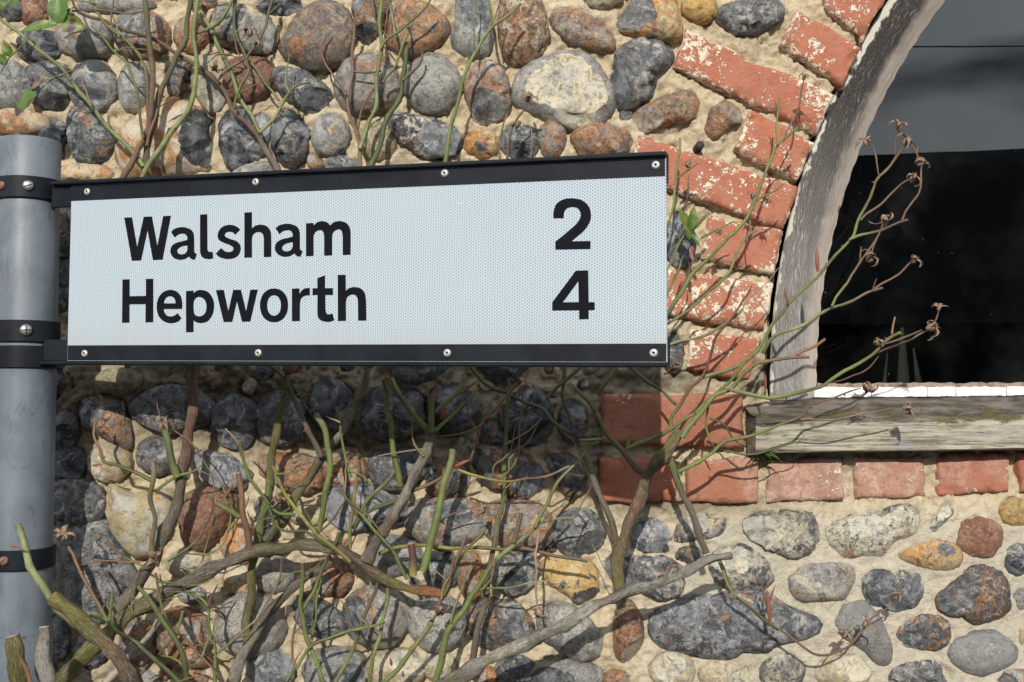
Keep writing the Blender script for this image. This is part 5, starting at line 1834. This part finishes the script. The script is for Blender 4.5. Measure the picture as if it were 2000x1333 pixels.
def make_stem(i, w0, w1, cols, off, cut, gn, P2):
    w0, w1 = w0 * .9, w1 * .9
    rs = random.Random(i * 31 + 5)
    dw = rs.uniform(-0.006, 0.006)
    P3 = []
    for (x, y) in P2:
        dd = max(depth_field(x, y) + off * 0.01 + dw, 0.03)
        P3.append(at(x, y, -dd))
    pts_ = catmull(P3, 0.006)
    n = len(pts_)
    # a slight change of direction at every joint
    acc, sg = 0.0, 1
    kx = [0.0] * n
    gap = rs.uniform(.02, .05)
    last = 0
    for a in range(1, n):
        acc += (pts_[a] - pts_[a - 1]).length
        if acc > gap or a == n - 1:
            for b in range(last, a):
                f_ = (b - last) / max(a - last, 1)
                kx[b] = sg * 0.0016 * (1 - abs(2 * f_ - 1)) * (1 if a < n - 1 else .4)
            last, acc, sg, gap = a, 0.0, -sg, rs.uniform(.018, .05)
    for a in range(1, n - 1):
        d_ = (pts_[a + 1] - pts_[a - 1]).normalized()
        pts_[a] = pts_[a] + d_.cross(Vector((0, 1, 0))) * kx[a]
    pxm = (D - 0.09) / FPX
    segs = 12 if max(w0, w1) > 14 else (9 if max(w0, w1) > 7 else 7)
    org = P3[0]
    # lengths
    L = [0.0]
    for a in range(1, n):
        L.append(L[-1] + (pts_[a] - pts_[a - 1]).length)
    tot = L[-1]
    nodes = []
    s = rs.uniform(0.01, 0.04)
    while s < tot:
        nodes.append(s)
        s += rs.uniform(0.022, 0.05)
    T = [(pts_[min(a + 1, n - 1)] - pts_[max(a - 1, 0)]).normalized() for a in range(n)]
    side = T[0].cross(Vector((0, 1, 0)))
    if side.length < 1e-3:
        side = Vector((1, 0, 0))
    side.normalize()
    vs, fs, cc, gg, uv = [], [], [], [], []
    cl = [np.array(COL[c]) for c in cols]
    g = gn / 9.0
    frames = []
    for a in range(n):
        t_ = T[a]
        side = (side - t_ * side.dot(t_)).normalized()
        bi = t_.cross(side)
        f = L[a] / max(tot, 1e-6)
        r = 0.5 * (w0 + (w1 - w0) * f) * pxm
        r *= 1 + 0.10 * (0.4 + g) * math.sin(L[a] * 70 + i) + 0.07 * (0.4 + g) * math.sin(L[a] * 173 + i * 2)
        for nd in nodes:
            r *= 1 + 0.20 * math.exp(-((L[a] - nd) / 0.0028) ** 2)
        if not cut == 'c' and (w0 if f < .5 else w1) <= 4:
            r *= 0.55 + 0.45 * min(1, min(L[a], tot - L[a]) / 0.01)
        jog = 0.0
        q = f * (len(cl) - 1)
        k = min(int(q), len(cl) - 2) if len(cl) > 1 else 0
        col = cl[0] if len(cl) == 1 else cl[k] * (1 - (q - k)) + cl[k + 1] * (q - k)
        col = col * (1 + 0.18 * math.sin(L[a] * 55 + i * 3.1))
        for nd in nodes:
            e = math.exp(-((L[a] - nd) / 0.0025) ** 2)
            col = col * (1 - .45 * e) + np.array((.16, .10, .06)) * .45 * e
        frames.append((side.copy(), bi.copy(), r))
        for b in range(segs):
            an = 2 * math.pi * b / segs
            lum = 1 + g * 0.22 * math.sin(an * 3 + L[a] * 40 + i) + g * 0.12 * math.sin(an * 5 - L[a] * 90)
            p = pts_[a] + (side * math.cos(an) + bi * math.sin(an)) * r * lum - org
            vs.append(p)
            cc.append(np.clip(col, 0, 1))
            gg.append(g)
            uv.append((L[a] * 10, b / segs))
    for a in range(n - 1):
        for b in range(segs):
            b1 = (b + 1) % segs
            fs.append((a * segs + b, a * segs + b1, (a + 1) * segs + b1, (a + 1) * segs + b))
    nside = len(fs)
    # which end is the pruned one: the first point unless it leaves from another stem
    capf = []
    for e in (0, n - 1):
        ring = [e * segs + b for b in range(segs)]
        b0 = len(vs)
        bulge = T[e] * (-1 if e == 0 else 1) * 0.0006
        for b in ring:
            vs.append(Vector(vs[b]) * 1.0 + bulge)
            cc.append(cc[b])
            gg.append(g)
            uv.append((0, 0))
        for b in range(segs):
            b1 = (b + 1) % segs
            fs.append((ring[b], ring[b1], b0 + b1, b0 + b) if e else (ring[b1], ring[b], b0 + b, b0 + b1))
        capf.append(len(fs))
        ring2 = [b0 + b for b in range(segs)]
        fs.append(tuple(ring2) if e else tuple(reversed(ring2)))
    # thorns
    nth = 0
    if max(w0, w1) >= 6 and g < 0.6:
        s = rs.uniform(0.005, 0.03)
        while s < tot:
            a = min(range(n), key=lambda q_: abs(L[q_] - s))
            sd, bi, r = frames[a]
            an = rs.uniform(0, 2 * math.pi)
            dr = (sd * math.cos(an) + bi * math.sin(an))
            base = pts_[a] + dr * r * 0.85 - org
            tip = base + dr * rs.uniform(.003, .0055) - T[a] * rs.uniform(-.0015, .002)
            tw = T[a] * 0.0016
            sw = dr.cross(T[a]) * 0.0007
            b0 = len(vs)
            for p in (base + tw, base + sw, base - tw, base - sw, tip):
                vs.append(p)
                cc.append(np.array((.30, .12, .07)))
                gg.append(0)
                uv.append((0, 0))
            for b in range(4):
                fs.append((b0 + b, b0 + (b + 1) % 4, b0 + 4))
            s += rs.uniform(.012, .05)
    me = mesh('stem', vs, fs)
    attr(me, 'col', np.array(cc), 'FLOAT_COLOR')
    attr(me, 'gnarl', gg)
    ul = me.uv_layers.new(name='UVMap')
    lv = np.zeros(len(me.loops), dtype=np.int32)
    me.loops.foreach_get('vertex_index', lv)
    ul.data.foreach_set('uv', np.array(uv, dtype=np.float32)[lv].ravel())
    me.materials.append(M_STEM)
    me.materials.append(M_CUT)
    if cut == 'c':
        for c in capf:
            me.polygons[c].material_index = 1
    wmax = max(w0, w1)
    nm = 'cane' if wmax >= 12 else ('stem' if wmax >= 6 else 'twig')
    o = link(nm, me, (), rose, org)
    o.matrix_parent_inverse = RINV
    return o


for i, ln in enumerate([s for s in STEMS.strip().splitlines() if s.strip()]):
    head, tail = ln.split(':')
    w0, w1, cols, off, cut, gn = head.split()
    make_stem(i, float(w0), float(w1), cols, float(off), cut, int(gn), [tuple(float(c) for c in s.split(',')) for s in tail.split()])

# fine side shoots leaving the stems
lines = []
for ln in STEMS.strip().splitlines():
    if ln.strip():
        hd, tl = ln.split(':')
        lines.append((float(hd.split()[3]), [tuple(float(c) for c in q_.split(',')) for q_ in tl.split()]))
rt = random.Random(21)
k_ = 0
while k_ < 74:
    off, P_ = rt.choice(lines)
    if len(P_) < 3 or off > 12:
        continue
    j = rt.randrange(len(P_) - 1)
    f_ = rt.random()
    x, y = P_[j][0] * (1 - f_) + P_[j + 1][0] * f_, P_[j][1] * (1 - f_) + P_[j + 1][1] * f_
    low = y > 760 and x < 1320
    high = y < 300 and x < 800
    if not (low or high and rt.random() < .5):
        continue
    an = math.atan2(P_[j + 1][1] - P_[j][1], P_[j + 1][0] - P_[j][0]) + rt.choice((-1, 1)) * rt.uniform(.5, 1.2)
    if math.sin(an) > .45:
        an = -an
    ln_ = rt.uniform(28, 105)
    pts2 = [(x, y)]
    m = rt.randint(2, 4)
    for q_ in range(m):
        an += rt.uniform(-.4, .4)
        x, y = x + math.cos(an) * ln_ / m, y + math.sin(an) * ln_ / m
        pts2.append((x, y))
    if high and y > 330 or low and y < 735:
        continue
    w_ = rt.uniform(2.6, 5.2)
    make_stem(400 + k_, w_, w_ * .6, rt.choice(('gr', 'gb', 'b', 'p', 'dg', 'mb', 'kb', 'lg', 'rb', 'gu')), off + rt.uniform(-.2, 1.0), rt.choice('c--'), 0, pts2)
    k_ += 1


# dried seed heads: a small urn with five curled sepals
def seed_head_mesh(seed):
    rs = random.Random(seed)
    vs, fs = [], []
    n = 9
    prof_h = [(0.0012, -.004), (.0036, -.001), (.0046, .0025), (.0038, .0055), (.0026, .0068), (.0030, .0082), (.0012, .0072)]
    for r, z in prof_h:
        for i in range(n):
            a = 2 * math.pi * i / n
            k = 1 + rs.uniform(-.12, .12)
            vs.append((r * k * math.cos(a), r * k * math.sin(a), z))
    for k in range(len(prof_h) - 1):
        for i in range(n):
            j = (i + 1) % n
            fs.append((k * n + i, k * n + j, (k + 1) * n + j, (k + 1) * n + i))
    fs.append(tuple((len(prof_h) - 1) * n + i for i in range(n)))
    for s in range(5):
        a = 2 * math.pi * s / 5 + rs.uniform(-.35, .35)
        ln_ = rs.uniform(.011, .021)
        wd = rs.uniform(.0026, .0044)
        p = Vector((math.cos(a) * .003, math.sin(a) * .003, .0065))
        el = rs.uniform(-.2, .7)
        curl = rs.uniform(-.34, -.08)
        yaw = rs.uniform(-.22, .22)
        b0 = len(vs)
        m = 8
        for k in range(m + 1):
            f = k / m
            w_ = wd * (math.sin(math.pi * min(.55 + f * .45, 1)) ** .7) * (1 - f * .55) + .00035
            sdv = Vector((-math.sin(a), math.cos(a), rs.uniform(-.35, .35) + .5 * math.sin(f * 5 + s)))
            dirv = Vector((math.cos(a) * math.cos(el), math.sin(a) * math.cos(el), math.sin(el)))
            nn = dirv.cross(sdv).normalized()
            vs += [tuple(p + sdv * w_), tuple(p + nn * .0007), tuple(p - sdv * w_), tuple(p - nn * .0003)]
            p = p + dirv * (ln_ / m)
            el += curl * (1 + f)
            a += yaw * f
        for k in range(m):
            for q in range(4):
                fs.append((b0 + k * 4 + q, b0 + k * 4 + (q + 1) % 4, b0 + (k + 1) * 4 + (q + 1) % 4, b0 + (k + 1) * 4 + q))
    for s in range(7):
        a = rs.uniform(0, 6.28)
        p = Vector((math.cos(a) * .0014, math.sin(a) * .0014, .0075))
        q = p + Vector((rs.uniform(-.003, .003), rs.uniform(-.003, .003), rs.uniform(.002, .005)))
        b0 = len(vs)
        vs += [tuple(p + Vector((.0003, 0, 0))), tuple(p - Vector((.0003, .0003, 0))), tuple(q), tuple(p + Vector((0, .0004, 0)))]
        fs += [(b0, b0 + 1, b0 + 2), (b0 + 1, b0 + 3, b0 + 2), (b0 + 3, b0, b0 + 2)]
    me = mesh('seed_head', vs, fs)
    me.materials.append(M_DRY)
    return me


heads = [seed_head_mesh(k) for k in range(6)]
#  x, y, size, depth offset (cm), direction it points in the picture (deg, 90 = up)
HEADS = """1757,247,1.1,4,85 1692,278,1.0,4,120 1770,276,1.15,4,60 1800,318,1.0,4,40 1783,348,1.1,4,70 1727,428,1.1,5,-80 1700,505,1.2,5,45 1787,508,.9,4,40
1820,640,1.25,6,10 1834,600,.75,6,80 1716,668,.8,6,100 1692,757,1.15,5,-60 1772,797,1.0,5,10 1571,150,.75,3,75 1343,322,.85,1,130 1470,382,.7,1,80
487,64,1.1,1,80 503,82,.8,1,40 420,131,.9,1,-100 1033,192,1.1,1,60 1010,243,.8,1,80 325,832,1.15,3,110 1023,752,1.15,5,60 1053,1197,1.2,4,-90
124,1048,1.2,8,80 858,1190,1.3,6,-70 942,995,.9,3,0 545,975,1.1,5,-60 1650,1240,1.1,3,70 1692,1218,1.1,3,40 1752,1165,.95,3,60 300,1085,1.3,5,-30 1500,392,.7,2,60 1405,452,.7,2,120"""
for i, s in enumerate(HEADS.split()):
    x, y, sz, off, dg = (float(c) for c in s.split(','))
    o = heads[i % 6]
    o = link('seed_head', o, (), rose)
    p = at(x, y, -(depth_field(x, y) + off * .01))
    dv = Vector((math.cos(math.radians(dg)), -0.45, math.sin(math.radians(dg)))).normalized()
    M = dv.to_track_quat('Z', 'Y').to_matrix().to_4x4() @ Matrix.Rotation(i * 1.3, 4, 'Z') @ Matrix.Scale(sz, 4)
    M.translation = p - dv * 0.003
    o.matrix_parent_inverse = RINV
    o.matrix_basis = M


# leaves: pointed blades folded along the midrib
def leaf_mesh(length, width, seed):
    rs = random.Random(seed)
    vs, fs = [], []
    n = 10
    for k in range(n + 1):
        f = k / n
        w_ = width * .5 * (math.sin(math.pi * f ** .75) ** .9) + .0002
        z = -0.15 * length * f * f
        tooth = 1 + .10 * (k % 2)
        for s in (-1, -.5, 0, .5, 1):
            vs.append((s * w_ * tooth if abs(s) == 1 else s * w_, f * length, z + abs(s) * w_ * .35 + .0008 * math.sin(f * 9 + s * 3)))
    for k in range(n):
        for q in range(4):
            fs.append((k * 5 + q, k * 5 + q + 1, (k + 1) * 5 + q + 1, (k + 1) * 5 + q))
    b = len(vs)
    vs += [(x, y, z - .0004) for x, y, z in vs[:b]]
    fs += [tuple(b + q for q in reversed(f)) for f in fs[:]]
    me = mesh('leaf', vs, fs)
    me.materials.append(M_LEAF)
    return me


GRN, YGR, PUR, BRN, RED = (.065, .13, .02), (.13, .155, .025), (.06, .035, .04), (.12, .085, .04), (.16, .06, .04)
# base x,y -> tip x,y, width px, depth offset, colours
LEAVES = [((112, 46), (118, -22), 40, 2, GRN, GRN), ((112, 46), (35, 55), 20, 2, GRN, YGR), ((118, 42), (165, 52), 38, 2, YGR, PUR), ((70, 178), (24, 222), 46, 2, GRN, PUR),
          ((96, 150), (56, 172), 16, 2, BRN, PUR), ((22, 112), (4, 78), 20, 2, YGR, GRN), ((12, 128), (-8, 100), 18, 2, YGR, GRN), ((112, 46), (140, 12), 16, 2, GRN, YGR),
          ((8, 20), (-14, -10), 26, 2, GRN, YGR), ((20, 12), (44, -16), 20, 2, GRN, GRN),
          ((1345, 452), (1330, 405), 20, 2, YGR, GRN), ((1347, 452), (1358, 402), 18, 3, GRN, YGR), ((1350, 450), (1382, 415), 15, 2, GRN, RED), ((1348, 455), (1368, 478), 12, 2, RED, GRN),
          ((1347, 470), (1340, 440), 10, 3, YGR, GRN), ((1350, 480), (1352, 510), 9, 2, RED, RED)]
for i, (b, t_, wpx, off, c1, c2) in enumerate(LEAVES):
    B, T_ = at(b[0], b[1], -(depth_field(*b) + off * .01)), at(t_[0], t_[1], -(depth_field(*t_) + off * .01 + .008))
    dv = T_ - B
    me = leaf_mesh(dv.length, wpx / PXM * .95, i)
    o = link('leaf', me, (), rose)
    yv = dv.normalized()
    zv = Vector((rnd.uniform(-.5, .5), -1, rnd.uniform(-.1, .6)))
    zv = (zv - yv * zv.dot(yv)).normalized()
    xv = yv.cross(zv)
    M = Matrix((xv, yv, zv)).transposed().to_4x4()
    M.translation = B
    o.matrix_parent_inverse = RINV
    o.matrix_basis = M
    o['ca'], o['cb'] = list(c1), list(c2)

# swelling red buds
BUDS = [((898, 769), (936, 742), 9, 5), ((862, 820), (872, 792), 14, 4), ((1597, 532), (1595, 480), 11, 4), ((1540, 596), (1532, 562), 8, 4), ((1505, 1222), (1498, 1150), 12, 3), ((1498, 1190), (1515, 1140), 6, 3), ((1500, 1190), (1486, 1138), 6, 3),
        ((888, 912), (918, 898), 10, 5), ((838, 980), (850, 985), 8, 5), ((570, 905), (582, 900), 8, 5), ((440, 972), (456, 945), 8, 5), ((1358, 815), (1357, 795), 4, 4), ((760, 740), (752, 735), 9, 3), ((20, 1066), (38, 1068), 7, 17), ((180, 910), (200, 907), 6, 3), ((765, 1300), (762, 1285), 8, 5), ((560, 1180), (556, 1205), 5, 5), ((1495, 762), (1494, 725), 8, 1), ((700, 1010), (690, 1000), 6, 4), ((520, 935), (505, 925), 5, 5), ((575, 915), (588, 905), 7, 5), ((951, 1183), (958, 1175), 6, 3), ((852, 752), (868, 770), 4, 4)]
for i, (b, t_, wpx, off) in enumerate(BUDS):
    B, T_ = at(b[0], b[1], -(depth_field(*b) + off * .01)), at(t_[0], t_[1], -(depth_field(*t_) + off * .01 + .006))
    dv = T_ - B
    ln_ = dv.length
    vs, fs = [], []
    n = 8
    ringp = [(.45, 0), (.9, .2), (1.0, .42), (.75, .68), (.4, .88), (.08, 1.0)]
    for rr_, f in ringp:
        for k in range(n):
            a = 2 * math.pi * k / n
            vs.append((rr_ * wpx / PXM * .36 * math.cos(a), rr_ * wpx / PXM * .36 * math.sin(a), f * ln_))
    for k in range(len(ringp) - 1):
        for q in range(n):
            fs.append((k * n + q, k * n + (q + 1) % n, (k + 1) * n + (q + 1) % n, (k + 1) * n + q))
    o = link('bud', mesh('bud', vs, fs), M_BUD, rose)
    M = dv.to_track_quat('Z', 'Y').to_matrix().to_4x4()
    M.translation = B
    o.matrix_parent_inverse = RINV
    o.matrix_basis = M

# ------------------------------------------------------------------ tuft of grass under the corner of the sill
bp = at(1478, 893, -0.02)
tuft = thing('grass_tuft', 'small tuft of green grass under the left corner of the wooden sill', 'grass', bp)
for i, (tx, ty) in enumerate([(1532, 908), (1515, 915), (1500, 925), (1525, 900), (1488, 922), (1465, 915), (1450, 902), (1508, 900)]):
    b_ = Vector((rnd.uniform(-.006, .006), 0, rnd.uniform(-.002, .002)))
    t3 = at(tx, ty, -.055) - bp
    vs, fs = [], []
    m = 6
    for k in range(m + 1):
        f = k / m
        p = b_.lerp(t3, f) + Vector((0, -0.012 * math.sin(math.pi * f), .008 * math.sin(math.pi * f)))
        w_ = .0016 * (1 - f) ** .7 + .0002
        vs += [(p.x - .2 * w_, p.y, p.z + w_), (p.x, p.y - .0008, p.z), (p.x + .2 * w_, p.y, p.z - w_)]
    for k in range(m):
        for q in range(2):
            fs.append((k * 3 + q, k * 3 + q + 1, k * 3 + q + 4, k * 3 + q + 3))
    link('blade', mesh('blade', vs, fs), M_GRASS, tuft)

# pale blades standing behind the pane
p0 = at(1760, 748, 0.16)
jar = thing('dried_leaves', 'three faint pale leaf blades standing behind the dark pane', 'dried plant', p0)
M_PALE = mat_simple('dried_leaf', (0.035, 0.036, 0.028), 0.8, 0.2, 0, 0.3, 60, 0.2)
for (bx, tx, ty, wpx) in ((1727, 1733, 690, 9), (1765, 1762, 640, 26), (1795, 1784, 680, 14)):
    b_, t3 = at(bx, 752, 0.16) - p0, at(tx, ty, 0.17) - p0
    hw = wpx / PXM * .55
    vs = [(b_.x - hw, 0, b_.z), (b_.x, -.004, b_.z), (b_.x + hw, 0, b_.z), (t3.x - hw * .25, .01, t3.z), (t3.x, .006, t3.z), (t3.x + hw * .25, .01, t3.z)]
    vs += [(x, y + .002, z) for x, y, z in vs]
    fs = [(0, 1, 4, 3), (1, 2, 5, 4), (7, 6, 9, 10), (8, 7, 10, 11), (0, 3, 9, 6), (2, 8, 11, 5), (3, 4, 5, 11, 10, 9)]
    link('leaf_blade', mesh('leaf_blade', vs, fs), M_PALE, jar)

# ------------------------------------------------------------------ overhead cable, seen mirrored in the pane
cv, cf_ = [], []
n = 40
for i in range(n + 1):
    f = i / n
    x = -14 + 32 * f
    z = EYE + 9.0 * 0.3285 + 0.028 * (x - 2) * .2 + 0.0006 * (x - 2) ** 2
    for k in range(6):
        a = 2 * math.pi * k / 6
        cv.append((x, -7.3 + .006 * math.cos(a), z + .006 * math.sin(a)))
for i in range(n):
    for k in range(6):
        cf_.append((i * 6 + k, i * 6 + (k + 1) % 6, (i + 1) * 6 + (k + 1) % 6, (i + 1) * 6 + k))
tag(link('overhead_cable', mesh('overhead_cable', cv, cf_), M_IRON), 'thin black overhead cable mirrored near the top of the window pane', 'cable')
